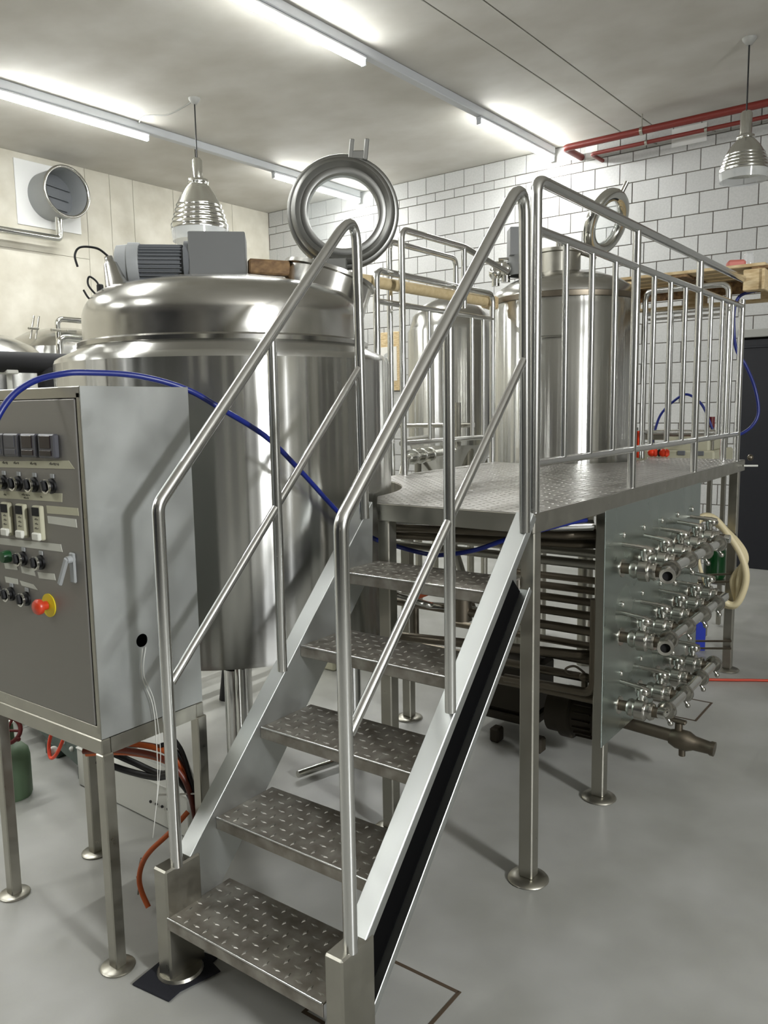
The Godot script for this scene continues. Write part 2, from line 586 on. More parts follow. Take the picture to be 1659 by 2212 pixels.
	for k in zs.size() - 1:
		for yy in ([[0.0, 3.29], [3.293, YC]] if k >= 5 else [[0.0, YC]]):
			b = MB.new()
			b.box(Vector3(-8.349, (yy[0] + yy[1]) / 2, (zs[k] + zs[k + 1]) / 2), Vector3(0.022, yy[1] - yy[0], zs[k + 1] - zs[k] - 0.005), 0.002)
			piece(lw, "panel", b.mesh(), M.concrete_wall)
	b = MB.new()
	b.box(Vector3(4.8, 2.15, -1.9), Vector3(0.2, 4.6, 13.2), 0.0)
	struct("wall_right", b, M.plain_wall)
	b = MB.new()
	b.box(Vector3(-1.8, 2.15, 4.6), Vector3(13.6, 4.6, 0.2), 0.0)
	struct("wall_front", b, M.dark_wall)
	behind_camera()
	# navy door in the brick wall
	b = MB.new()
	b.box(Vector3(-1.52, 1.085, -8.235), Vector3(1.16, 2.17, 0.06), 0.004)
	var door := struct("door_1", b, M.door_navy)
	b = MB.new()
	b.box(Vector3(-1.49, 2.225, -8.205), Vector3(1.30, 0.075, 0.05), 0.005)
	piece(door, "lintel", b.mesh(), M.door_frame)
	b = MB.new()
	b.box(Vector3(-2.10, 1.09, -8.235), Vector3(0.03, 2.18, 0.07), 0.004)
	b.box(Vector3(-0.915, 1.09, -8.26), Vector3(0.04, 2.18, 0.09), 0.004)
	piece(door, "door_frame", b.mesh(), M.door_navy)
	b = MB.new()
	b.box(Vector3(-1.52, 2.10, -8.20), Vector3(1.1, 0.02, 0.012), 0.003)
	piece(door, "top_rail", b.mesh(), M.door_navy)

func behind_camera() -> void:   # dark doors, tanks and racks added out of view for the steel to mirror
	var b := MB.new()
	b.box(Vector3(-2.4, 1.5, 4.47), Vector3(3.2, 3.0, 0.06), 0.005)
	struct("door_2", b, M.door_navy)
	b = MB.new()
	b.box(Vector3(2.6, 1.4, 4.47), Vector3(1.8, 2.8, 0.06), 0.005)
	struct("door_3", b, M.door_navy)
	b = MB.new()
	b.box(Vector3(4.67, 1.2, -5.4), Vector3(0.06, 2.4, 2.2), 0.005)
	struct("door_4", b, M.door_navy)
	var n := 0
	for q in [[-6.4, 3.3, 0.55, 2.6], [-5.0, 3.5, 0.5, 2.3], [1.0, 3.6, 0.42, 2.4], [3.9, 1.9, 0.45, 2.5], [4.0, -2.2, 0.4, 2.2]]:  # unseen tanks, added so the polished steel has something to reflect
		var t := thing("storage_tank", "unseen steel tank added for reflections, %s" % ["in the left corner", "beside the corner tank", "by the rear wall in the middle", "near the right wall at the back", "near the right wall ahead"][n], "tank", R(q[0], 0, q[1]), "added tanks out of view")
		b = MB.new()
		b.lathe([[0.0, 0.3], [q[2] * 0.8, 0.36], [q[2], 0.5], [q[2], q[3] - 0.2], [q[2] * 0.7, q[3] - 0.05], [0.0, q[3]]], 40, Transform3D(Basis(), R(q[0], 0, q[1])))
		part(t, "vessel", b, M.frame_steel)
		for a: float in [45.0, 165.0, 285.0]:
			var p := R(q[0], 0, q[1]) + V(q[2] * 0.75 * cos(deg_to_rad(a)), 0, q[2] * 0.75 * sin(deg_to_rad(a)))
			b = MB.new(); b.tube([p, p + Vector3.UP * 0.45], 0.035, 10); part(t, "leg", b, M.frame_steel)
		n += 1
	n = 0
	for q in [[-3.6, 2.6, 0.9], [-0.8, 4.0, 1.2], [4.2, 0.9, 0.7]]:  # unseen dark racks, added as reflections for the steel
		var t := thing("added_rack", "unseen dark rack added for reflections, %s" % ["left one", "middle one", "right one"][n], "rack", R(q[0], 0, q[1]), "added racks out of view")
		for y: float in [0.2, 0.8, 1.4, 2.0]:
			b = MB.new(); b.box(R(q[0], y, q[1]), V(q[2], 0.03, 0.45), 0.003, ROOM); part(t, "shelf", b, M.motor_grey)
			b = MB.new(); b.box(R(q[0], y + 0.2, q[1]), V(q[2] * 0.8, 0.34, 0.38), 0.01, ROOM); part(t, "carton", b, M.insulation)
		for x: float in [-1.0, 1.0]:
			for z: float in [-1.0, 1.0]:
				b = MB.new(); b.box(R(q[0] + x * q[2] / 2, 1.1, q[1] + z * 0.2), V(0.04, 2.2, 0.04), 0.003, ROOM); part(t, "post", b, M.motor_grey)
		n += 1

func tracks() -> void:
	for s: float in [-4.04, -6.68]:
		var b := MB.new()
		b.box(R(s, YC - 0.036, -1.95), Vector3(0.075, 0.07, 12.4), 0.006, ROOM)
		single("light_track", b, M.lamp_white, "grey lighting trunking on the ceiling, %s" % ("the left one above the concrete wall side" if s < -5 else "the central one ending at the brick wall" if s < 0 else "the right one outside the picture"), "light track", "lighting tracks on the ceiling")

# ---------------------------------------------------------------- stairs
const XL := -1.738
const XR := -1.124
const YD := 1.258
const ZF := -2.313
func staircase() -> void:
	var t := thing("staircase", "open stainless steel staircase of five chequer plate treads with tube handrails", "stairs", V(-1.43, 0, -1.35))
	var top := [V(0, 1.262, -2.285), V(0, 0.325, -1.39)]
	var bot := [V(0, 1.02, -2.275), V(0, 0.02, -1.335)]
	for sd: float in [-1.0, 1.0]:
		var xw := -1.742 if sd < 0 else -1.168      # web
		var xo := -1.797 if sd < 0 else -1.112      # outer lip of the flanges
		var b := MB.new()
		var poly := PackedVector2Array([Vector2(top[0].z, top[0].y), Vector2(top[1].z, top[1].y), Vector2(-1.31, 0.14), Vector2(-1.345, 0.03), Vector2(bot[0].z, bot[0].y)])
		# web: polygon in z,y extruded along x
		b.prism(poly, -0.0025, 0.0025, Transform3D(Basis(Vector3(0, 0, 1), Vector3(1, 0, 0), Vector3(0, 1, 0)), V(xw, 0, 0)))
		var xm := (xw + xo) / 2
		var d: Vector3 = (top[0] - top[1]).normalized()
		var up := Vector3(0, d.z * -1, d.y)
		up = Vector3(1, 0, 0).cross(d)
		if up.y < 0: up = -up
		b.bar(V(xm, 0, 0) + top[0] + up * 0.002, V(xm, 0, 0) + top[1] + up * 0.002, absf(xo - xw) + 0.004, 0.005, 0.0015, up)
		b.bar(V(xm, 0, 0) + bot[0], V(xm, 0, 0) + bot[1], absf(xo - xw) + 0.004, 0.005, 0.0015, up)
		# small return lip along the outer edge of the top flange
		b.bar(V(xo, 0, 0) + top[0] - up * 0.012, V(xo, 0, 0) + top[1] - up * 0.012, 0.004, 0.028, 0.0015, up)
		b.bar(V(xo, 0, 0) + bot[0] + up * 0.010, V(xo, 0, 0) + bot[1] + up * 0.010, 0.004, 0.022, 0.0015, up)
		part(t, "stringer", b, M.sheet_steel)
		b = MB.new()  # black bar along the web in place of the shade in the channel
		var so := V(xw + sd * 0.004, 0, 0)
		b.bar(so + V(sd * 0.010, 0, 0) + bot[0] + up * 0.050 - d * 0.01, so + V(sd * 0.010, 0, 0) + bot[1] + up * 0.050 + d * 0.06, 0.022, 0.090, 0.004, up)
		part(t, "web_shade_strip", b, M.shade_black, "black strip standing in for the shade inside the channel")
		# front foot post
		b = MB.new()
		var xp := -1.760 if sd < 0 else -1.134
		b.box(V(xp, 0.175, -1.368), V(0.055, 0.33, 0.125), 0.005)
		var fp := part(t, "foot_post", b, M.frame_steel)
		b = MB.new()
		b.lathe([[0.0, 0.0], [0.062, 0.0], [0.066, 0.004], [0.062, 0.012], [0.0, 0.013]], 24, Transform3D(Basis(), V(xp, 0.004, -1.36)))
		part(fp, "foot_plate", b, M.frame_steel).position = Vector3.ZERO
		# handrail with its posts
		var xr := -1.742 if sd < 0 else -1.118
		b = MB.new()
		var low := V(xr, 0.335 if sd < 0 else 0.335, -1.352)
		b.tube(fillet([low, V(xr, 1.352, -1.352), V(xr, 2.262, -2.222), V(xr, 1.21, -2.238)], 0.055, 8), 0.0172, 18)
		part(t, "handrail", b, M.tube_steel)
		b = MB.new()
		b.tube([V(xr, 0.862, -1.366), V(xr, 1.735, -2.226)], 0.0125, 14)
		part(t, "mid_rail", b, M.tube_steel)
		b = MB.new()
		b.tube([V(xr, 0.775, -1.80), V(xr, 1.80, -1.80)], 0.0155, 14)
		part(t, "rail_post", b, M.tube_steel)
	for k in 5:
		var h := 0.2037 + k * 0.2109
		var z := -1.306 - k * 0.1924
		var b := MB.new()
		b.box(V(-1.455, h - 0.003, z - 0.118), V(0.570, 0.006, 0.236), 0.0015)
		b.box(V(-1.455, h - 0.019, z - 0.003), V(0.570, 0.034, 0.006), 0.002)
		b.box(V(-1.455, h - 0.019, z - 0.233), V(0.570, 0.034, 0.006), 0.002)
		var tr := part(t, "tread", b, M.tread_steel)
		b = MB.new()
		for i in 15:
			for j in 6:
				b.lug(V(-1.455 - 0.263 + 0.0376 * i, h, z - 0.024 - 0.0376 * j), 0.0135, 0.0042, 0.0018, 0.0 if (i + j) % 2 == 0 else PI / 2)
		var lg := part(tr, "tread_lugs", b, M.lug_steel)
		lg.position = Vector3.ZERO
		lg.set_meta("kind", "stuff")
		b = MB.new()
		b.tube([V(-1.735, h + 0.0005, z - 0.001), V(-1.172, h + 0.0005, z - 0.001)], 0.0032, 8)
		part(tr, "nosing", b, M.tube_steel).position = Vector3.ZERO

func arc(c: Vector2, r: float, a0: float, a1: float, n: int) -> Array:
	var out := []
	for k in n + 1:
		var a := lerpf(a0, a1, float(k) / n)
		out.append(c + Vector2(cos(a), sin(a)) * r)
	return out

const K1 := Vector2(-2.60, -2.415)
const K2 := Vector2(-2.155, -4.84)
func platform() -> void:
	var t := thing("work_platform", "raised stainless brewing platform with chequer plate deck, square legs and tube railings", "platform", V(-1.7, 0, -3.7))
	var xl := -2.36
	var poly := PackedVector2Array([Vector2(XL, ZF), Vector2(XR, ZF), Vector2(XR, -5.10), Vector2(-1.70, -5.10)])
	# cut round the second vessel, then round the kettle
	var r2 := 0.462
	var a0 := atan2(-5.10 - K2.y, -1.70 - K2.x)
	var a1 := acos(clampf((xl - K2.x) / r2, -1, 1))
	for q in arc(K2, Vector2(-1.70, -5.10).distance_to(K2), a0, a1, 14): poly.append(q)
	var r1 := 0.735
	var b0 := -acos(clampf((xl - K1.x) / r1, -1, 1))
	for q in arc(K1, r1, b0, -0.10, 14): poly.append(q)
	var b := MB.new()
	b.prism(poly, YD - 0.006, YD)
	part(t, "deck_plate", b, M.deck_steel)
	b = MB.new()
	for k in poly.size():
		var p := poly[k]
		var q := poly[(k + 1) % poly.size()]
		b.bar(V(p.x, YD - 0.033, p.y), V(q.x, YD - 0.033, q.y), 0.006, 0.062, 0.002)
	part(t, "deck_skirt", b, M.frame_steel)
	b = MB.new()
	for z: float in [-2.9, -3.5, -4.2, -4.9]:
		b.bar(V(XR - 0.01, YD - 0.035, z), V(-1.75 if z < -4.3 else -2.3 if z < -3.1 else -1.9, YD - 0.035, z), 0.04, 0.05, 0.003)
	part(t, "cross_beam", b, M.frame_steel)
	b = MB.new()
	var step := 0.036
	for i in range(0, 36):
		for j in range(0, 77):
			var x := XR - 0.02 - i * step
			var z := ZF - 0.02 - j * step
			if Geometry2D.is_point_in_polygon(Vector2(x - 0.015, z), poly) and Geometry2D.is_point_in_polygon(Vector2(x, z - 0.015), poly) and z > -5.07:
				b.lug(V(x, YD, z), 0.0125, 0.0036, 0.0010, 0.0 if (i + j) % 2 == 0 else PI / 2)
	part(t, "deck_lugs", b, M.deck_steel).set_meta("kind", "stuff")
	for p in [[-1.150, -2.345], [-1.172, -3.03], [-1.150, -4.99], [-1.722, -2.345], [-2.30, -3.30], [-1.74, -5.02]]:
		b = MB.new()
		b.box(V(p[0], 0.61, p[1]), V(0.05, 1.19, 0.05), 0.004)
		var leg := part(t, "leg", b, M.frame_steel)
		b = MB.new()
		b.lathe([[0.0, 0.0], [0.066, 0.0], [0.070, 0.004], [0.066, 0.010], [0.04, 0.016], [0.0, 0.017]], 24, Transform3D(Basis(), V(p[0], 0.0, p[1])))
		part(leg, "foot_plate", b, M.frame_steel).position = Vector3.ZERO
	# railing along the right edge
	var xr := -1.141
	var zz := [-2.347, -3.237, -4.116, -4.968]
	b = MB.new()
	b.tube(fillet([V(xr, YD - 0.002, zz[0]), V(xr, 2.278, zz[0]), V(xr, 2.278, zz[3] + 0.0)], 0.05, 8), 0.0185, 18)
	part(t, "top_rail", b, M.tube_steel)
	b = MB.new(); b.tube([V(xr, 2.130, zz[0]), V(xr, 2.130, zz[3])], 0.0145, 14); part(t, "mid_rail", b, M.tube_steel)
	b = MB.new(); b.tube([V(xr, 1.413, zz[0]), V(xr, 1.413, zz[3])], 0.0135, 14); part(t, "bottom_rail", b, M.tube_steel)
	for k in 3:
		b = MB.new()
		b.tube([V(xr, YD - 0.002, zz[k + 1]), V(xr, 2.272 if k < 2 else 2.165, zz[k + 1])], 0.0172, 16)
		part(t, "rail_post", b, M.tube_steel)
		for j in 3:
			var z := lerpf(zz[k], zz[k + 1], (j + 1) / 4.0)
			b = MB.new()
			b.tube([V(xr, 1.413, z), V(xr, 2.125, z)], 0.0112, 12)
			part(t, "baluster", b, M.tube_steel)
	# railing across the far end
	var zr := -4.968
	b = MB.new()
	b.tube(fillet([V(-1.69, YD, zr), V(-1.69, 2.262, zr), V(-1.215, 2.262, zr), V(-1.215, YD, zr)], 0.05, 7), 0.0172, 16)
	part(t, "end_rail", b, M.tube_steel)
	for y: float in [2.128, 1.42]:
		b = MB.new(); b.tube([V(-1.69, y, zr), V(-1.215, y, zr)], 0.0125, 12); part(t, "mid_rail", b, M.tube_steel)
	b = MB.new(); b.tube([V(-1.69, 2.10, zr - 0.06), V(-1.215, 2.10, zr - 0.06)], 0.008, 10); part(t, "mid_rail", b, M.tube_steel)
	for x: float in [-1.53, -1.37]:
		b = MB.new(); b.tube([V(x, 1.42, zr), V(x, 2.12, zr)], 0.0105, 12); part(t, "baluster", b, M.tube_steel)
	# railing along the left edge, between the two vessels
	var xe := -2.40
	b = MB.new()
	b.tube(fillet([V(xe, YD - 0.05, -3.21), V(xe, 2.252, -3.21), V(xe, 2.252, -4.36), V(xe, YD - 0.05, -4.36)], 0.05, 8), 0.0172, 16)
	part(t, "top_rail", b, M.tube_steel)
	b = MB.new(); b.tube([V(xe, 2.107, -3.21), V(xe, 2.107, -4.36)], 0.0145, 12); part(t, "mid_rail", b, M.tube_steel)
	b = MB.new(); b.tube([V(xe, 1.412, -3.40), V(xe, 1.412, -4.36)], 0.0135, 12); part(t, "bottom_rail", b, M.tube_steel)
	for z: float in [-3.42, -3.67, -3.88, -4.12, -4.25]:
		b = MB.new()
		b.tube([V(xe, 1.20 if z > -3.5 else 1.412, z), V(xe, 2.107, z)], 0.0112, 12)
		part(t, "baluster", b, M.tube_steel)
	# the taller looped gate standing behind that railing
	b = MB.new()
	b.tube(fillet([V(-2.35, YD - 0.03, -3.355), V(-2.35, 2.458, -3.355), V(-2.35, 2.458, -3.95), V(-2.27, 2.36, -4.30)], 0.05, 8), 0.0165, 16)
	part(t, "gate_rail", b, M.tube_steel)
	b = MB.new(); b.tube([V(-2.35, 2.13, -3.95), V(-2.35, 2.452, -3.95)], 0.0155, 14); part(t, "gate_post", b, M.tube_steel)
	b = MB.new()
	b.tube(fillet([V(-2.53, YD - 0.03, -3.50), V(-2.53, 2.445, -3.50), V(-2.53, 2.445, -4.16), V(-2.53, 2.15, -4.16)], 0.05, 8), 0.0155, 16)
	part(t, "gate_rail", b, M.tube_steel)

# ---------------------------------------------------------------- brew kettle
func kettle() -> void:
	var t := thing("brew_kettle", "large round stainless kettle with domed top and opened glass manway lid beside the stairs", "kettle", V(K1.x, 0, K1.y))
	var c := Transform3D(Basis(), V(K1.x, 0, K1.y))
	var r := 0.687
	var b := MB.new()
	b.wave = 0.07
	b.lathe([[r - 0.03, 0.665], [r - 0.004, 0.672], [r, 0.69], [r, 1.782]], 512, c)
	b.wave = 0.0
	b.lathe([[r, 1.782], [r - 0.006, 1.798], [r - 0.022, 1.808], [0.60, 1.838], [0.59, 1.850]], 128, c)
	part(t, "jacket", b, M.tank_steel)
	b = MB.new()
	b.lathe([[0.583, 1.843], [0.597, 1.849], [0.598, 1.864], [0.583, 1.872]], 96, c)
	part(t, "rim_band", b, M.dome_steel)
	b = MB.new()
	var prof := [[0.572, 1.862]]
	for k in 10:
		var a := lerpf(-0.1, 1.2, k / 9.0)
		prof.append([0.430 + 0.142 * cos(a), 1.955 + 0.132 * sin(a)])
	for q in [[0.40, 2.097], [0.30, 2.117], [0.20, 2.128], [0.10, 2.134], [0.0, 2.136]]: prof.append(q)
	b.lathe(prof, 96, c, 1.0, 0.3)
	part(t, "dome", b, M.dome_steel)
	b = MB.new()
	b.lathe([[0.0, 0.53], [0.2, 0.545], [0.45, 0.60], [r - 0.03, 0.668]], 64, c)
	part(t, "bottom_dish", b, M.frame_steel)
	for a: float in [45.0, 135.0, 225.0, 315.0]:
		var p := V(K1.x + 0.50 * cos(deg_to_rad(a)), 0, K1.y + 0.50 * sin(deg_to_rad(a)))
		b = MB.new()
		b.tube([p + Vector3.UP * 0.01, p + Vector3.UP * 0.62], 0.042, 20)
		b.lathe([[0.0, 0.0], [0.075, 0.0], [0.075, 0.012], [0.0, 0.013]], 20, Transform3D(Basis(), p))
		part(t, "leg", b, M.tube_steel)
	b = MB.new()
	b.tube(fillet([V(-2.205, 0.66, -2.04), V(-2.205, 0.20, -2.04), V(-2.205, 0.10, -2.12), V(-2.5, 0.09, -2.3)], 0.06), 0.014, 14)
	part(t, "outlet_pipe", b, M.chrome)
	# manway neck on the far right shoulder, its lid swung up
	var ax := V(0.63 * 0.31, 0.95, -0.78 * 0.31).normalized()
	var nk := axis(V(-2.345, 2.03, -2.735), ax)
	b = MB.new()
	b.lathe([[0.19, -0.12], [0.19, 0.125], [0.203, 0.13], [0.203, 0.145], [0.18, 0.145], [0.178, 0.13], [0.178, -0.10]], 48, nk)
	part(t, "manway_neck", b, M.dome_steel)
	var ln := V(0.62, 0.02, 0.78).normalized()          # the lid's inner face looks back at the stairs
	var lx := axis(V(-2.30, 2.441, -2.845), ln)
	b = MB.new()
	b.lathe([[0.152, -0.012], [0.158, 0.02], [0.172, 0.024], [0.185, 0.018], [0.192, 0.024], [0.205, 0.038], [0.222, 0.030], [0.226, 0.012], [0.238, 0.010], [0.243, 0.0], [0.243, -0.030], [0.225, -0.042], [0.152, -0.030], [0.152, -0.012]], 64, lx, 1.0, 0.5)
	var lid := part(t, "manway_lid", b, M.lid_steel)
	b = MB.new()
	b.lathe([[0.0, -0.004], [0.153, -0.004], [0.153, 0.002], [0.0, 0.002]], 48, lx)
	part(lid, "sight_glass", b, M.glass).position = Vector3.ZERO
	b = MB.new()
	var rt := V(0.80, 0, -0.6).normalized()
	for k: float in [0.036, 0.100]:
		var p := V(-2.30, 2.441, -2.845) + rt * k + Vector3.UP * 0.215
		b.bar(p, p + Vector3.UP * 0.085 + rt * 0.010, 0.020, 0.022, 0.003, ln)
	b.box(V(-2.30, 2.441, -2.845) + rt * 0.07 + Vector3.UP * 0.235, Vector3(0.075, 0.035, 0.02), 0.004, Basis(rt, Vector3.UP, rt.cross(Vector3.UP)))
	part(lid, "clamp_fork", b, M.lid_steel).position = Vector3.ZERO
	b = MB.new()
	b.box(V(-2.335, 2.19, -2.79), Vector3(0.15, 0.11, 0.04), 0.006, Basis(rt, Vector3.UP, rt.cross(Vector3.UP)))
	b.tube([V(-2.335, 2.165, -2.79) - rt * 0.10, V(-2.335, 2.165, -2.79) + rt * 0.10], 0.018, 12)
	part(lid, "hinge", b, M.lid_steel).position = Vector3.ZERO
	# agitator drive bolted on the crown
	var g := thing("agitator_drive", "grey electric motor and square gearbox on top of the large kettle", "motor", V(-2.58, 2.15, -2.38))
	var mx := V(-0.72, 0.0, 0.69).normalized()     # the motor points to the left
	var bx := Basis(mx, Vector3.UP, mx.cross(Vector3.UP))
	b = MB.new()
	b.box(V(-2.578, 2.192, -2.370), Vector3(0.225, 0.225, 0.19), 0.004, bx)
	part(g, "gearbox", b, M.box_grey)
	var m0 := V(-2.578, 2.187, -2.370) + mx * 0.112
	var mt := axis(m0, mx)
	b = MB.new()
	b.lathe([[0.0, 0.0], [0.095, 0.0], [0.095, 0.022], [0.070, 0.024], [0.070, 0.21], [0.0, 0.21]], 40, mt)
	for k in 30:
		var a := TAU * k / 30
		var d := mt.basis * Vector3(cos(a), 0, sin(a))
		b.bar(m0 + d * 0.074 + mx * 0.03, m0 + d * 0.074 + mx * 0.205, 0.004, 0.014, 0.001, d)
	part(g, "motor_barrel", b, M.motor_grey)
	b = MB.new()
	b.lathe([[0.0, 0.20], [0.086, 0.20], [0.088, 0.205], [0.088, 0.243], [0.080, 0.246], [0.076, 0.29], [0.060, 0.297], [0.0, 0.298]], 40, mt)
	part(g, "fan_cowl", b, M.cap_grey)
	b = MB.new()
	b.box(V(-2.59, 2.12, -2.36) + mx * 0.04, Vector3(0.2, 0.05, 0.14), 0.004, bx)
	part(g, "mounting_foot", b, M.frame_steel)
	b = MB.new()
	b.box(m0 + mx * 0.11 + V(0, -0.082, 0), Vector3(0.07, 0.05, 0.07), 0.004, bx)
	part(g, "terminal_box", b, M.motor_grey)
	# spray fitting on the left of the dome
	var s := thing("spray_fitting", "conical steel fitting with looped wires on left side of the kettle dome", "fitting", V(-2.80, 2.04, -2.02))
	var st := axis(V(-2.785, 2.04, -2.035), V(-0.20, 1, 0.15))
	b = MB.new()
	b.lathe([[0.0, -0.03], [0.062, -0.03], [0.062, 0.014], [0.052, 0.024], [0.026, 0.140], [0.018, 0.145], [0.016, 0.168], [0.0, 0.169]], 28, st)
	part(s, "cone", b, M.dome_steel)
	b = MB.new()
	b.tube(smooth([V(-2.818, 2.205, -2.010), V(-2.85, 2.235, -1.985), V(-2.90, 2.24, -1.945), V(-2.918, 2.21, -1.93), V(-2.905, 2.165, -1.93)]), 0.0045, 8)
	b.tube(smooth([V(-2.84, 2.035, -1.985), V(-2.875, 2.09, -1.955), V(-2.868, 2.125, -1.955), V(-2.845, 2.10, -1.975), V(-2.848, 2.06, -1.975), V(-2.872, 2.04, -1.955), V(-2.89, 2.075, -1.94)]), 0.004, 8)
	part(s, "wire", b, M.black)
	b = MB.new()
	b.box(V(-2.72, 2.075, -2.075), V(0.024, 0.024, 0.024), 0.004)
	b.box(V(-2.845, 2.075, -1.985), V(0.022, 0.045, 0.022), 0.004)
	part(s, "clip", b, M.black)

# ---------------------------------------------------------------- second vessel
func mash_tun() -> void:
	var t := thing("mash_tun", "narrower stainless tank with conical top and raised ring lid standing through the deck", "tank", V(K2.x, 0, K2.y))
	var c := Transform3D(Basis(), V(K2.x, 0, K2.y))
	var r := 0.437
	var b := MB.new()
	b.wave = 0.07
	b.lathe([[r - 0.03, 1.20], [r, 1.215], [r, 2.165], [r - 0.004, 2.17], [r - 0.004, 2.215]], 512, c)
	part(t, "jacket", b, M.tank_steel)
	b = MB.new()
	b.lathe([[r - 0.004, 2.212], [r + 0.006, 2.215], [r + 0.006, 2.245], [r - 0.006, 2.25]], 80, c)
	part(t, "rim_band", b, M.old_pipe)
	b = MB.new()
	b.lathe([[r - 0.006, 2.248], [0.425, 2.29], [0.34, 2.345], [0.22, 2.39], [0.0, 2.40]], 80, c)
	part(t, "cone_top", b, M.dome_steel)
	b = MB.new()
	b.lathe([[0.0, 1.13], [0.25, 1.15], [r - 0.03, 1.205]], 48, c)
	part(t, "bottom_dish", b, M.frame_steel)
	for a: float in [40.0, 130.0, 220.0, 310.0]:
		var p := V(K2.x + 0.33 * cos(deg_to_rad(a)), 0, K2.y + 0.33 * sin(deg_to_rad(a)))
		b = MB.new()
		b.tube([p, p + Vector3.UP * 1.19], 0.045, 16)
		part(t, "leg", b, M.frame_steel)
	b = MB.new()
	b.lathe([[0.135, 2.36], [0.135, 2.515], [0.147, 2.52], [0.147, 2.54], [0.12, 2.54], [0.118, 2.40]], 40, Transform3D(Basis(), V(-2.19, 0, -4.82)))
	part(t, "manway_neck", b, M.frame_steel)
	b = MB.new()
	b.box(V(-2.40, 2.60, -4.72), Vector3(0.15, 0.17, 0.13), 0.004, Basis(Vector3.UP, 0.65))
	b.lathe([[0.09, 2.40], [0.09, 2.52], [0.0, 2.52]], 24, Transform3D(Basis(), V(-2.39, 0, -4.73)))
	part(t, "drive_box", b, M.box_grey)
	b = MB.new()
	b.tube([V(-2.24, 2.40, -4.95), V(-2.24, 2.66, -4.95)], 0.025, 14)
	part(t, "vent_pipe", b, M.dome_steel)
	# chrome fittings on the left of the cone
	for p in [[-2.53, 2.40, -4.64, 0.045], [-2.47, 2.42, -4.66, 0.05]]:
		b = MB.new()
		b.tube([V(p[0], p[1] - 0.06, p[2]), V(p[0], p[1] + 0.02, p[2])], p[3] * 0.55, 16)
		b.ball(V(p[0], p[1] + 0.02, p[2]), Vector3.ONE * p[3], 14)
		b.tube([V(p[0] - 0.05, p[1] + 0.085, p[2]), V(p[0] + 0.04, p[1] + 0.085, p[2] - 0.03)], 0.010, 10)
		part(t, "clamp_fitting", b, M.chrome)
	# ring lid standing open
	var up := V(0.165, 0.36, -0.07).normalized()
	var side := V(0.80, 0.08, -0.6)
	var ln := V(0.55, -0.22, 0.80).normalized()
	ln = (V(0.93, -0.28, 0.12) - up * up.dot(V(0.93, -0.28, 0.12))).normalized()
	var lx := axis(V(-1.927, 2.69, -4.93), ln)
	b = MB.new()
	b.lathe([[0.125, -0.01], [0.13, 0.018], [0.15, 0.022], [0.17, 0.03], [0.19, 0.022], [0.198, 0.0], [0.198, -0.02], [0.18, -0.032], [0.13, -0.024], [0.125, -0.01]], 56, lx, 1.0, 0.3)
	var lid := part(t, "manway_lid", b, M.chrome)
	b = MB.new()
	b.lathe([[0.0, -0.003], [0.127, -0.003], [0.127, 0.002], [0.0, 0.002]], 40, lx)
	part(lid, "sight_glass", b, M.glass).position = Vector3.ZERO
	b = MB.new()
	b.tube([V(-1.927, 2.69, -4.93) + up * 0.19, V(-1.927, 2.69, -4.93) + up * 0.255], 0.014, 12)
	part(lid, "clamp_knob", b, M.valve_steel).position = Vector3.ZERO
	b = MB.new()
	b.tube([V(-2.07, 2.525, -4.88), V(-1.985, 2.485, -4.92)], 0.016, 12)
	b.bar(V(-2.03, 2.52, -4.90), V(-1.975, 2.53, -4.915), 0.03, 0.05, 0.004)
	part(lid, "hinge", b, M.valve_steel).position = Vector3.ZERO
	b = MB.new()
	b.box(V(-2.03, 1.99, -4.41), V(0.16, 0.008, 0.01), 0.003, Basis(Vector3.UP, 0.3))
	part(t, "weld_seam", b, M.dome_steel)

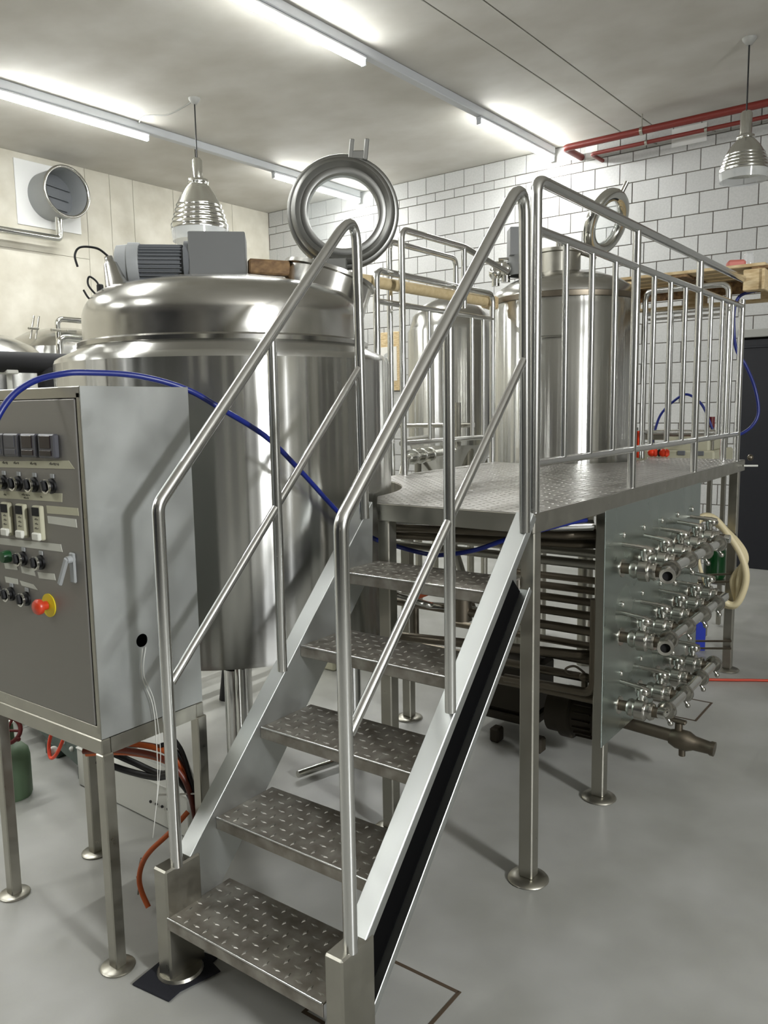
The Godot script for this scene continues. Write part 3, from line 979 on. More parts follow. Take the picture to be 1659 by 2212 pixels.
# ---------------------------------------------------------------- vessels farther back
func fermenters() -> void:
	var t := thing("fermenter", "slim stainless fermenting tank seen through the left platform railing", "tank", V(-3.41, 0, -5.53))
	var c := Transform3D(Basis(), V(-3.41, 0, -5.53))
	var b := MB.new()
	b.wave = 0.06
	b.lathe([[0.341, 1.30], [0.341, 2.17], [0.325, 2.20]], 384, c)
	part(t, "jacket", b, M.tank_steel)
	b = MB.new()
	b.lathe([[0.325, 2.20], [0.30, 2.29], [0.23, 2.37], [0.11, 2.43], [0.05, 2.44], [0.05, 2.50], [0.0, 2.50]], 64, c, 1.0, 0.3)
	part(t, "dome", b, M.dome_steel)
	b = MB.new()
	b.lathe([[0.04, 0.72], [0.06, 0.75], [0.341, 1.30]], 64, c)
	part(t, "cone", b, M.dome_steel)
	for a: float in [30.0, 120.0, 210.0, 300.0]:
		var p := V(-3.41 + 0.30 * cos(deg_to_rad(a)), 0, -5.53 + 0.30 * sin(deg_to_rad(a)))
		b = MB.new(); b.tube([p, p + Vector3.UP * 1.32], 0.028, 12); part(t, "leg", b, M.frame_steel)
	b = MB.new()
	b.tube(fillet([V(-3.16, 1.32, -5.2), V(-3.0, 1.30, -4.95), V(-3.0, 1.62, -4.95)], 0.05), 0.022, 12)
	b.tube([V(-3.5, 1.46, -4.9), V(-2.95, 1.46, -5.1)], 0.018, 12)
	part(t, "drain_pipe", b, M.valve_steel)
	# a clamp joint in front of it at deck level
	t = thing("pipe_coupling", "clamped stainless pipe elbow lying at the left edge of the deck", "pipe", V(-2.55, 1.30, -3.7))
	b = MB.new()
	b.tube(fillet([V(-2.46, 1.24, -3.50), V(-2.46, 1.325, -3.53), V(-2.52, 1.335, -4.10)], 0.04), 0.024, 14)
	part(t, "pipe", b, M.chrome)
	for z: float in [-3.60, -3.70, -3.80]:
		b = MB.new()
		b.lathe([[0.0, -0.014], [0.04, -0.014], [0.044, 0.0], [0.04, 0.014], [0.0, 0.014]], 20, axis(V(-2.47 - (z + 3.6) * -0.1, 1.33, z), V(-0.1, 0, -1)))
		part(t, "clamp", b, M.chrome)
	b = MB.new()
	b.tube([V(-2.50, 1.42, -3.56), V(-2.62, 1.42, -4.0)], 0.014, 10)
	part(t, "pipe", b, M.valve_steel)
	# two broad domed tanks by the concrete wall
	for f in [[-6.95, -3.20, 0.70, 2.12, "broad stainless tank top at the far left behind the control cabinet"], [-7.62, -4.60, 0.60, 2.27, "domed stainless tank in front of the concrete wall, left of the kettle"]]:
		t = thing("storage_tank", f[4], "tank", R(f[0], 0, f[1]), "storage tanks by the concrete wall")
		c = Transform3D(Basis(), R(f[0], 0, f[1]))
		b = MB.new()
		b.lathe([[f[2], 0.35], [f[2], f[3] - 0.12], [f[2] - 0.02, f[3] - 0.05]], 64, c)
		part(t, "jacket", b, M.tank_steel)
		b = MB.new()
		b.lathe([[f[2] - 0.02, f[3] - 0.05], [f[2] - 0.10, f[3] + 0.03], [f[2] * 0.6, f[3] + 0.11], [f[2] * 0.3, f[3] + 0.15], [0.0, f[3] + 0.16]], 64, c, 1.0, 0.3)
		part(t, "dome", b, M.dome_steel)
		for a: float in [45.0, 135.0, 225.0, 315.0]:
			var p := R(f[0], 0, f[1]) + V(f[2] * 0.8 * cos(deg_to_rad(a)), 0, f[2] * 0.8 * sin(deg_to_rad(a)))
			b = MB.new(); b.tube([p, p + Vector3.UP * 0.5], 0.04, 12); part(t, "leg", b, M.frame_steel)
	t = thing("tank_pipework", "thin bent steel pipes and small valves above the left storage tanks", "pipework", R(-7.2, 2.2, -4.030))
	b = MB.new()
	b.tube(fillet([R(-7.2, 2.25, -4.280), R(-7.2, 2.47, -4.280), R(-7.2, 2.47, -4.980)], 0.06), 0.026, 12)
	part(t, "pipe", b, M.chrome)
	b = MB.new()
	b.tube(fillet([R(-6.6, 1.95, -3.930), R(-6.6, 2.24, -3.930), R(-6.6, 2.24, -4.580)], 0.07), 0.032, 12)
	part(t, "pipe", b, M.chrome)
	for z: float in [-4.05, -4.10]:
		b = MB.new(); b.tube([R(-7.2, 2.27, z + 0.05), R(-7.2, 2.48, z)], 0.010, 8); part(t, "valve_stem", b, M.valve_steel)
	for z: float in [-4.01, -4.39, -4.23]:
		b = MB.new()
		b.box(R(-7.15, 2.36, z), V(0.03, 0.022, 0.10), 0.005)
		part(t, "valve_handle", b, M.frame_steel)
	# black insulated pipe in front of them
	t = thing("insulated_pipe", "thick black insulated pipe with a tee above the control cabinet", "pipe", R(-5.95, 1.9, -3.0))
	b = MB.new()
	b.tube([R(-5.95, 1.975, -1.2), R(-5.95, 1.975, -3.86)], 0.078, 20)
	part(t, "pipe", b, M.insulation)
	b = MB.new()
	b.tube([R(-5.95, 1.96, -3.42), R(-5.95, 1.55, -3.42)], 0.07, 20)
	part(t, "tee", b, M.insulation)
	b = MB.new()
	for z: float in [-3.12, -3.66]:
		b.box(R(-5.95, 1.90, z), V(0.12, 0.03, 0.09), 0.006, ROOM)
		b.tube([R(-5.95, 0.0, z), R(-5.95, 1.9, z)], 0.02, 10)
	part(t, "support_stand", b, M.plastic_white)

# ---------------------------------------------------------------- control cabinet
const CX := -1.915
const CZ := -1.255
func cabinet() -> void:
	var xl := -2.53
	var zb := -1.615
	var t := thing("control_cabinet", "stainless steel control cabinet on legs with knobs, displays and red emergency stop", "cabinet", V(-2.22, 0, -1.43))
	var b := MB.new()
	# shell of sheets so that the cable hole in the side is a real opening
	b.box(V((xl + CX) / 2, 1.665, (CZ + zb) / 2), V(CX - xl, 0.004, CZ - zb), 0.0015)
	b.box(V((xl + CX) / 2, 0.699, (CZ + zb) / 2), V(CX - xl, 0.004, CZ - zb), 0.0015)
	b.box(V((xl + CX) / 2, 1.18, zb), V(CX - xl, 0.966, 0.004), 0.0015)
	b.box(V(xl, 1.18, (CZ + zb) / 2), V(0.004, 0.966, CZ - zb), 0.0015)
	var hz := -1.404
	var hy := 0.944
	var hr := 0.020
	for q in [[0.697, hy - hr, zb, CZ], [hy + hr, 1.667, zb, CZ], [hy - hr, hy + hr, zb, hz - hr], [hy - hr, hy + hr, hz + hr, CZ]]:
		b.box(V(CX, (q[0] + q[1]) / 2, (q[2] + q[3]) / 2), V(0.004, q[1] - q[0], q[3] - q[2]), 0.0)
	for k in 32:   # round the square opening off
		var a0 := TAU * k / 32
		var a1 := TAU * (k + 1) / 32
		var e0 := Vector2(cos(a0), sin(a0))
		var e1 := Vector2(cos(a1), sin(a1))
		var o0 := e0 / maxf(absf(e0.x), absf(e0.y)) * hr * 1.01
		var o1 := e1 / maxf(absf(e1.x), absf(e1.y)) * hr * 1.01
		e0 *= hr * 0.97; e1 *= hr * 0.97
		b.quad(V(CX + 0.002, hy + e0.y, hz + e0.x), V(CX + 0.002, hy + e1.y, hz + e1.x), V(CX + 0.002, hy + o1.y, hz + o1.x), V(CX + 0.002, hy + o0.y, hz + o0.x), Vector3.RIGHT)
	part(t, "side_panel", b, M.sheet_steel, "brushed steel side sheet with a round cable hole")
	b = MB.new()
	b.box(V((xl + CX) / 2, 1.651, CZ), V(CX - xl, 0.030, 0.004), 0.0015)
	b.box(V((xl + CX) / 2, 0.714, CZ), V(CX - xl, 0.036, 0.004), 0.0015)
	b.box(V(CX - 0.008, 1.18, CZ), V(0.016, 0.94, 0.004), 0.0015)
	b.box(V(xl + 0.01, 1.18, CZ), V(0.02, 0.94, 0.004), 0.0015)
	part(t, "front_frame", b, M.frame_steel)
	b = MB.new()
	b.box(V((xl + CX) / 2 - 0.001, 1.184, CZ + 0.001), V(CX - xl - 0.040, 0.900, 0.008), 0.002)
	var door := part(t, "door", b, M.door_steel)
	b = MB.new()
	b.box(V(-2.2, 1.17, -1.6), V(0.5, 0.85, 0.006), 0.002)
	part(t, "mounting_plate", b, M.black)
	# stand
	b = MB.new()
	for z in [CZ - 0.012, zb + 0.012]: b.box(V((xl + CX) / 2, 0.672, z), V(CX - xl + 0.006, 0.046, 0.03), 0.003)
	for x in [xl + 0.012, CX - 0.012]: b.box(V(x, 0.672, (CZ + zb) / 2), V(0.03, 0.046, CZ - zb - 0.054), 0.0)
	part(t, "stand_frame", b, M.frame_steel)
	for p in [[CX - 0.008, CZ - 0.012], [xl + 0.015, CZ - 0.03], [xl + 0.015, zb + 0.02], [CX - 0.008, zb + 0.01]]:
		b = MB.new()
		b.box(V(p[0], 0.33, p[1]), V(0.036, 0.645, 0.036), 0.003)
		var leg := part(t, "leg", b, M.frame_steel)
		b = MB.new()
		b.lathe([[0.0, 0.0], [0.048, 0.0], [0.05, 0.005], [0.046, 0.009], [0.0, 0.010]], 24, Transform3D(Basis(), V(p[0], 0.0, p[1])))
		part(leg, "foot_plate", b, M.frame_steel).position = Vector3.ZERO
	# instruments on the door
	var z := CZ + 0.005
	for x: float in [-2.393, -2.315, -2.237, -2.147, -2.056]:
		b = MB.new()
		b.box(V(x, 1.508, z + 0.008), V(0.079, 0.066, 0.018), 0.004)
		var d := part(door, "display", b, M.bezel)
		d.position = Vector3.ZERO
		b = MB.new()
		b.box(V(x - 0.002, 1.519, z + 0.018), V(0.050, 0.034, 0.002), 0.0005)
		b.box(V(x - 0.002, 1.489, z + 0.018), V(0.056, 0.014, 0.002), 0.0005)
		dark(d, b, M.display_dark if x > -2.2 else M.bezel)
	tape(door, [[-2.54, 1.452], [-1.976, 1.470], [-1.951, 1.448], [-2.54, 1.437]], M.tape_yellowed)
	for w in [[-2.30, 1.4555, 0.03], [-2.24, 1.4562, 0.028], [-2.15, 1.457, 0.034], [-2.045, 1.459, 0.046]]: scribble(door, V(w[0], w[1], z + 0.0022), w[2], 0.008)
	for x: float in [-2.397, -2.317, -2.236, -2.153, -2.064]: knob(door, V(x, 1.397, z))
	tape(door, [[-2.54, 1.366], [-2.018, 1.379], [-2.021, 1.355], [-2.54, 1.345]], M.tape_yellowed)
	for w in [[-2.315, 1.3605, 0.014], [-2.20, 1.3655, 0.044], [-2.20, 1.357, 0.026], [-2.12, 1.364, 0.01]]: scribble(door, V(w[0], w[1], z + 0.0022), w[2], 0.006)
	for x: float in [-2.39, -2.303, -2.222, -2.135]:
		b = MB.new()
		b.box(V(x, 1.290, z + 0.006), V(0.043, 0.098, 0.014), 0.003)
		var s := part(door, "rocker_switch", b, M.tape_yellowed)
		s.position = Vector3.ZERO
		b = MB.new()
		b.box(V(x - 0.002, 1.322, z + 0.0138), V(0.034, 0.024, 0.003), 0.0008)
		dark(s, b, M.hole)
		b = MB.new()
		b.box(V(x + 0.002, 1.252, z + 0.017), V(0.036, 0.022, 0.012), 0.003)
		var lv := part(door, "switch_lever", b, M.switch_white)
		lv.position = Vector3.ZERO
		for q in [[1.301, 0.018], [1.288, 0.016], [1.275, 0.022]]: scribble(door, V(x, q[0], z + 0.0138), q[1], 0.006)
	tape(door, [[-2.099, 1.341], [-1.948, 1.343], [-1.946, 1.322], [-2.097, 1.319]], M.tape_yellowed)
	tape(door, [[-2.098, 1.312], [-1.960, 1.312], [-1.958, 1.289], [-2.096, 1.291]], M.tape)
	tape(door, [[-2.54, 1.223], [-2.041, 1.236], [-2.035, 1.215], [-2.54, 1.204]], M.tape)
	b = MB.new()
	b.lathe([[0.0, 0.0], [0.019, 0.0], [0.019, 0.012], [0.016, 0.022], [0.0, 0.023]], 20, axis(V(-2.322, 1.175, z), Vector3(0, 0, 1)))
	part(door, "push_button", b, M.button_green, "green push button").position = Vector3.ZERO
	for p in [[-2.240, 1.176], [-2.148, 1.174], [-2.322, 1.060], [-2.238, 1.056], [-2.40, 1.176], [-2.40, 1.063]]: knob(door, V(p[0], p[1], z))
	tape(door, [[-2.350, 1.152], [-2.284, 1.155], [-2.274, 1.138], [-2.346, 1.135]], M.tape)
	tape(door, [[-2.257, 1.151], [-2.187, 1.150], [-2.181, 1.130], [-2.254, 1.132]], M.tape)
	tape(door, [[-2.169, 1.144], [-2.084, 1.148], [-2.079, 1.130], [-2.164, 1.126]], M.tape)
	tape(door, [[-2.353, 1.110], [-2.282, 1.110], [-2.280, 1.094], [-2.348, 1.092]], M.tape)
	tape(door, [[-2.270, 1.107], [-2.196, 1.104], [-2.176, 1.090], [-2.260, 1.093]], M.tape)
	b = MB.new()
	b.lathe([[0.0, 0.0], [0.034, 0.0], [0.034, 0.003], [0.0, 0.004]], 28, axis(V(-2.122, 1.052, z), Vector3(0, 0, 1)))
	var es := part(door, "emergency_stop", b, M.plate_yellow, "yellow disc with red mushroom button")
	es.position = Vector3.ZERO
	b = MB.new()
	b.lathe([[0.0, 0.0], [0.013, 0.002], [0.013, 0.016], [0.022, 0.020], [0.023, 0.030], [0.018, 0.037], [0.0, 0.039]], 24, axis(V(-2.128, 1.052, z + 0.003), Vector3(0, 0, 1)))
	dark(es, b, M.button_red).name = "stop_button"
	# turned door handle
	b = MB.new()
	b.box(V(-1.985, 1.176, z + 0.004), V(0.024, 0.084, 0.008), 0.003)
	b.tube([V(-1.985, 1.20, z), V(-1.985, 1.20, z + 0.022)], 0.010, 14)
	b.bar(V(-1.985, 1.206, z + 0.020), V(-2.02, 1.128, z + 0.026), 0.018, 0.010, 0.004, Vector3(0, 0, 1))
	part(door, "door_handle", b, M.cap_grey).position = Vector3.ZERO

func dark(d: Node3D, b: MB, m: Material) -> MeshInstance3D:   # a fourth level is not allowed, so faces of instruments sit beside them on the door
	var o := part(d.get_parent(), "instrument_face", b, m)
	o.position = Vector3.ZERO
	return o

func tape(door: Node3D, c: Array, m: Material) -> void:
	var b := MB.new()
	var poly := PackedVector2Array()
	for q in c: poly.append(Vector2(q[0], q[1]))
	b.prism(poly, 0.0, 0.0012, Transform3D(Basis(Vector3(1, 0, 0), Vector3(0, 0, 1), Vector3(0, 1, 0)), V(0, 0, CZ + 0.0052)))
	part(door, "tape_label", b, m).position = Vector3.ZERO

func scribble(door: Node3D, at: Vector3, w: float, h: float) -> void:   # writing too blurred to read
	var b := MB.new()
	var n := int(maxf(3.0, w / 0.005))
	for k in n:
		var x := -w / 2 + w * (k + 0.5) / n
		b.box(at + Vector3(x, h * 0.12 * sin(k * 2.3), 0), Vector3(w / n * 0.35, h * (0.6 + 0.35 * sin(k * 1.7)), 0.0005), 0.0)
		if k % 2 == 0: b.box(at + Vector3(x + w / n * 0.3, h * 0.2 * cos(k * 1.9), 0), Vector3(w / n * 0.6, h * 0.14, 0.0005), 0.0)
	part(door, "blurred_writing", b, M.ink).position = Vector3.ZERO

func knob(door: Node3D, at: Vector3) -> void:
	var b := MB.new()
	var x := axis(at, Vector3(0, 0, 1))
	b.lathe([[0.0, 0.0], [0.021, 0.0], [0.021, 0.006], [0.015, 0.008], [0.015, 0.018], [0.0, 0.018]], 24, x)
	b.box(at + Vector3(-0.002, 0.003, 0.024), Vector3(0.011, 0.03, 0.016), 0.003, Basis(Vector3(0, 0, 1), 0.25))
	part(door, "selector_knob", b, M.black).position = Vector3.ZERO
	b = MB.new()
	b.lathe([[0.0155, 0.017], [0.020, 0.017], [0.020, 0.023], [0.0155, 0.023]], 24, x)
	part(door, "knob_ring", b, M.chrome).position = Vector3.ZERO
	b = MB.new()
	b.box(at + Vector3(0.005, 0.028, 0.002), Vector3(0.018, 0.012, 0.003), 0.0008)
	part(door, "knob_tag", b, M.cap_grey).position = Vector3.ZERO

# ---------------------------------------------------------------- valve wall on the right side of the platform
const VZ := [-3.10, -3.335, -3.57, -3.80, -4.03]
const VY := [0.95, 0.67, 0.385]
func valves() -> void:
	var t := thing("valve_panel", "polished steel panel under the deck edge carrying three rows of valves", "panel", V(-1.12, 0.28, -3.5))
	var b := MB.new()
	b.box(V(-1.122, 0.735, -3.545), V(0.004, 0.93, 1.27), 0.001)
	part(t, "sheet", b, M.panel_steel)
	for z: float in VZ:
		for y: float in VY:
			b = MB.new()
			b.ball(V(-1.118, y + 0.133, z), Vector3(0.010, 0.014, 0.014), 10)
			part(t, "bolt", b, M.chrome)
			b = MB.new()
			b.lathe([[0.0, 0.0], [0.038, 0.0], [0.036, 0.004], [0.0, 0.005]], 20, axis(V(-1.120, y, z), Vector3(1, 0, 0)))
			part(t, "flange", b, M.valve_steel)
	var rown := ["top", "middle", "bottom"]
	var coln := ["nearest the stairs", "second from the stairs", "in the centre", "fourth from the stairs", "at the far end"]
	var proto: Node3D
	var closed: Node3D
	for r in 3:
		for k in 5:
			if r == 2 and k == 4: continue
			var v: Node3D
			var lab := "steel butterfly valve with lever, %s row of the panel, %s" % [rown[r], coln[k]]
			if proto == null:
				proto = make_valve()
				v = proto
			else:
				v = proto.duplicate()
				v.name = numbered("butterfly_valve")
				add_child(v)
			v.set_meta("label", lab)
			v.position = V(-1.118, VY[r], VZ[k])
			var lv: Node3D = v.get_node("lever")
			lv.rotation.y = [0.1, -0.15, 0.05, -0.1, 0.2][k] * (1.0 if r == 0 else -0.7)
	# bright cross pipes that join the valve outlets
	for r in 3:
		var y: float = VY[r] + (0.005 if r < 2 else 0.0)
		t = thing("manifold_pipe", "bright horizontal manifold pipe along the %s row of valves" % rown[r], "pipe", V(-0.955, y, -3.5), "manifold pipes on the valve panel")
		b = MB.new()
		if r == 2:
			b.tube(fillet([V(-1.02, y, -3.10), V(-0.945, y, -3.10), V(-0.945, y, -3.86)], 0.06), 0.0205, 16)
		else:
			b.tube([V(-0.945, y, -3.085), V(-0.945, y, -3.86 if r == 0 else -4.0)], 0.0205, 16)
		part(t, "pipe", b, M.chrome)
		for k in 4:
			b = MB.new()
			b.lathe([[0.0, -0.014], [0.033, -0.014], [0.039, 0.0], [0.033, 0.014], [0.0, 0.014]], 20, axis(V(-0.945, y, VZ[k] - 0.05), Vector3(0, 0, 1)))
			b.tube([V(-0.945, y - 0.03, VZ[k] - 0.05), V(-0.93, y - 0.052, VZ[k] - 0.05)], 0.007, 8)
			b.ball(V(-0.93, y - 0.052, VZ[k] - 0.05), Vector3.ONE * 0.012, 8)
			part(t, "clamp", b, M.valve_steel)
		if r < 2:
			var ox := axis(V(-0.930, y - 0.005, -3.055), V(0.35, -0.15, 1))
			b = MB.new()
			b.lathe([[0.019, -0.004], [0.019, 0.012], [0.030, 0.014], [0.032, 0.0], [0.028, -0.03], [0.0, -0.03]], 22, ox)
			part(t, "bore", bore(ox), M.hole)
			part(t, "open_end", b, M.valve_steel)
	# drain pipe with tap at the bottom
	t = thing("drain_tap", "dull steel drain pipe with hand tap below the valve panel", "tap", V(-1.0, 0.2, -3.2))
	b = MB.new()
	b.tube([V(-1.36, 0.245, -3.30), V(-0.985, 0.215, -3.315), V(-0.93, 0.205, -3.32)], 0.026, 16)
	part(t, "pipe", b, M.old_pipe)
	b = MB.new()
	b.lathe([[0.0, -0.05], [0.030, -0.05], [0.042, -0.02], [0.042, 0.025], [0.03, 0.05], [0.026, 0.11], [0.03, 0.115], [0.03, 0.13], [0.0, 0.13]], 20, axis(V(-0.93, 0.205, -3.32), V(1, -0.09, -0.02)))
	part(t, "body", b, M.old_pipe)
	b = MB.new()
	b.tube([V(-0.945, 0.23, -3.32), V(-0.945, 0.275, -3.32)], 0.016, 12)
	b.bar(V(-0.985, 0.285, -3.32), V(-0.915, 0.280, -3.32), 0.03, 0.014, 0.004)
	part(t, "handle", b, M.old_pipe)
	b = MB.new()
	b.tube([V(-0.93, 0.19, -3.32), V(-0.93, 0.135, -3.325)], 0.014, 12)
	part(t, "outlet", b, M.old_pipe)

func bore(x: Transform3D) -> MB:
	var b := MB.new()
	b.lathe([[0.0192, -0.002], [0.0, -0.002]], 20, x, -1.0)
	return b

func make_valve() -> Node3D:
	var t := thing("butterfly_valve", "-", "valve", Vector3.ZERO, "butterfly valves on the panel")
	var b := MB.new()
	b.tube([V(0, 0, 0), V(0.155, 0, 0)], 0.0215, 14)
	part(t, "pipe_stub", b, M.old_pipe)
	b = MB.new()
	b.lathe([[0.0, 0.035], [0.032, 0.035], [0.037, 0.047], [0.032, 0.058], [0.034, 0.064], [0.044, 0.069], [0.044, 0.103], [0.034, 0.108], [0.032, 0.114], [0.037, 0.125], [0.032, 0.137], [0.0, 0.137]], 22, axis(Vector3.ZERO, Vector3(1, 0, 0)))
	part(t, "body", b, M.valve_steel)
	b = MB.new()
	b.tube([V(0.086, 0.03, 0), V(0.086, 0.064, 0)], 0.013, 12)
	b.tube([V(0.086, 0.056, 0), V(0.086, 0.080, 0)], 0.019, 12)
	part(t, "neck", b, M.chrome)
	b = MB.new()
	b.tube(fillet([V(0.03, 0.004, 0), V(0.0, 0.012, 0), V(-0.03, 0.016, 0.0), V(-0.185, 0.030, 0.0)], 0.02), 0.0135, 10, true, 0.009)
	b.ball(V(0.012, 0.0, 0), Vector3(0.026, 0.018, 0.02), 12)
	var lv := part(t, "lever", b, M.valve_steel)
	lv.position = V(0.086, 0.076, 0)
	b = MB.new()
	b.tube([V(0.137, 0, 0), V(0.18, 0, 0)], 0.020, 14)
	part(t, "outlet", b, M.chrome)
	return t

# ---------------------------------------------------------------- pipes and pump below the deck
func under_deck() -> void:
	var b: MB
	var rown := ["upper", "middle", "lower"]
	var place := ["nearest the stairs", "second from the stairs", "third from the stairs", "fourth from the stairs", "farthest from the stairs"]
	for r in 3:
		for k in 5:
			b = MB.new()
			var y: float = VY[r]
			var z: float = VZ[k]
			var xe: float = [-2.28, -2.06, -2.34, -1.95, -2.2][(k + r * 2) % 5]
			var pts := [V(-1.125, y, z), V(xe, y, z)]
			if (k + r) % 3 == 0: pts = fillet([V(-1.125, y, z), V(xe, y, z), V(xe, y + (0.2 if r > 0 else 0.12), z)], 0.05)
			elif (k + r) % 3 == 1: pts = fillet([V(-1.125, y, z), V(xe, y, z), V(xe, y - 0.22 if r < 2 else 0.16, z - 0.12)], 0.05)
			b.tube(pts, 0.0195, 12)
			single("process_pipe", b, M.old_pipe if r > 0 else M.frame_steel, "dull steel pipe running under the deck from the %s valve row, %s" % [rown[r], place[k]], "pipe", "process pipes under the deck")
	for q in [[1.135, -2.62, "just under the deck"], [1.085, -2.74, "second below the deck"], [1.03, -2.86, "third below the deck"], [0.56, -2.86, "above the pump"]]:
		b = MB.new()
		b.tube(fillet([V(-2.36, q[0], q[1]), V(-1.30, q[0], q[1] - 0.25), V(-1.19, q[0], q[1] - 0.34)], 0.05), 0.021, 12)
		single("supply_pipe", b, M.tube_steel if q[0] > 1.1 else M.old_pipe, "long steel pipe behind the upper stair treads, %s" % q[2], "pipe", "supply pipes behind the stairs")
	b = MB.new()
	b.tube(fillet([V(-1.20, 0.83, -3.02), V(-1.20, 0.44, -3.02), V(-1.60, 0.43, -3.02)], 0.05), 0.018, 12)
	single("down_pipe", b, M.old_pipe, "vertical steel pipe just behind the second platform leg", "pipe")
	b = MB.new()
	b.tube(fillet([V(-2.2, 0.76, -2.95), V(-1.95, 0.72, -2.95), V(-1.9, 0.66, -3.2), V(-1.5, 0.64, -3.2)], 0.04), 0.015, 10)
	single("bent_pipe", b, M.chrome, "thin bright bent pipe seen between the fourth and fifth treads", "pipe")
	# copper-coloured coupling
	var t := thing("copper_coupling", "orange brown pipe coupling seen between the upper stair treads", "pipe", V(-1.85, 0.75, -3.05))
	b = MB.new()
	b.tube([V(-2.05, 0.74, -3.0), V(-1.92, 0.80, -3.05)], 0.022, 12)
	part(t, "pipe", b, M.copper)
	b = MB.new()
	b.tube([V(-1.86, 0.63, -3.1), V(-1.86, 0.82, -3.1)], 0.045, 16)
	part(t, "body", b, M.old_pipe)
	# pump on the floor
	t = thing("transfer_pump", "dark brown pump with round motor on the floor under the deck", "pump", V(-1.5, 0, -3.3))
	b = MB.new()
	b.box(V(-1.80, 0.235, -3.52), V(0.30, 0.25, 0.26), 0.02)
	b.box(V(-1.80, 0.09, -3.52), V(0.33, 0.04, 0.28), 0.008)
	part(t, "gear_housing", b, M.pump_dark)
	b = MB.new()
	var ax := axis(V(-1.500, 0.230, -3.300), Vector3(1, 0, 0))
	b.lathe([[0.0, 0.0], [0.10, 0.0], [0.10, 0.06], [0.115, 0.065], [0.115, 0.11], [0.095, 0.12], [0.085, 0.22], [0.11, 0.225], [0.11, 0.25], [0.0, 0.25]], 32, ax)
	for k in 18:
		var d := ax.basis * Vector3(cos(TAU * k / 18), 0, sin(TAU * k / 18))
		b.bar(V(-1.370, 0.230, -3.300) + d * 0.092, V(-1.290, 0.230, -3.300) + d * 0.092, 0.006, 0.02, 0.001, d)
	part(t, "motor", b, M.pump_dark)
	b = MB.new()
	b.tube([V(-1.590, 0.340, -3.230), V(-1.590, 0.430, -3.230)], 0.03, 14)
	b.tube([V(-1.270, 0.230, -3.300), V(-1.190, 0.230, -3.300)], 0.035, 14)
	part(t, "port", b, M.pump_dark)
	for x: float in [-1.79, -1.57]:
		b = MB.new()
		b.box(V(x, 0.036, -3.30), V(0.05, 0.07, 0.06), 0.008)
		part(t, "foot", b, M.pump_dark)
	# small hand valve by the second leg
	t = thing("hand_valve", "small valve with looped handle beside the second platform leg under the deck", "valve", V(-1.30, 0.46, -3.12))
	b = MB.new()
	b.ball(V(-1.27, 0.472, -3.10), V(0.025, 0.02, 0.02), 10)
	b.tube([V(-1.27, 0.46, -3.1), V(-1.27, 0.41, -3.1)], 0.014, 10)
	part(t, "body", b, M.old_pipe)
	b = MB.new()
	b.tube(smooth([V(-1.27, 0.49, -3.10), V(-1.31, 0.515, -3.09), V(-1.345, 0.50, -3.08), V(-1.33, 0.48, -3.08), V(-1.29, 0.488, -3.09)]), 0.005, 8)
	part(t, "handle", b, M.old_pipe)

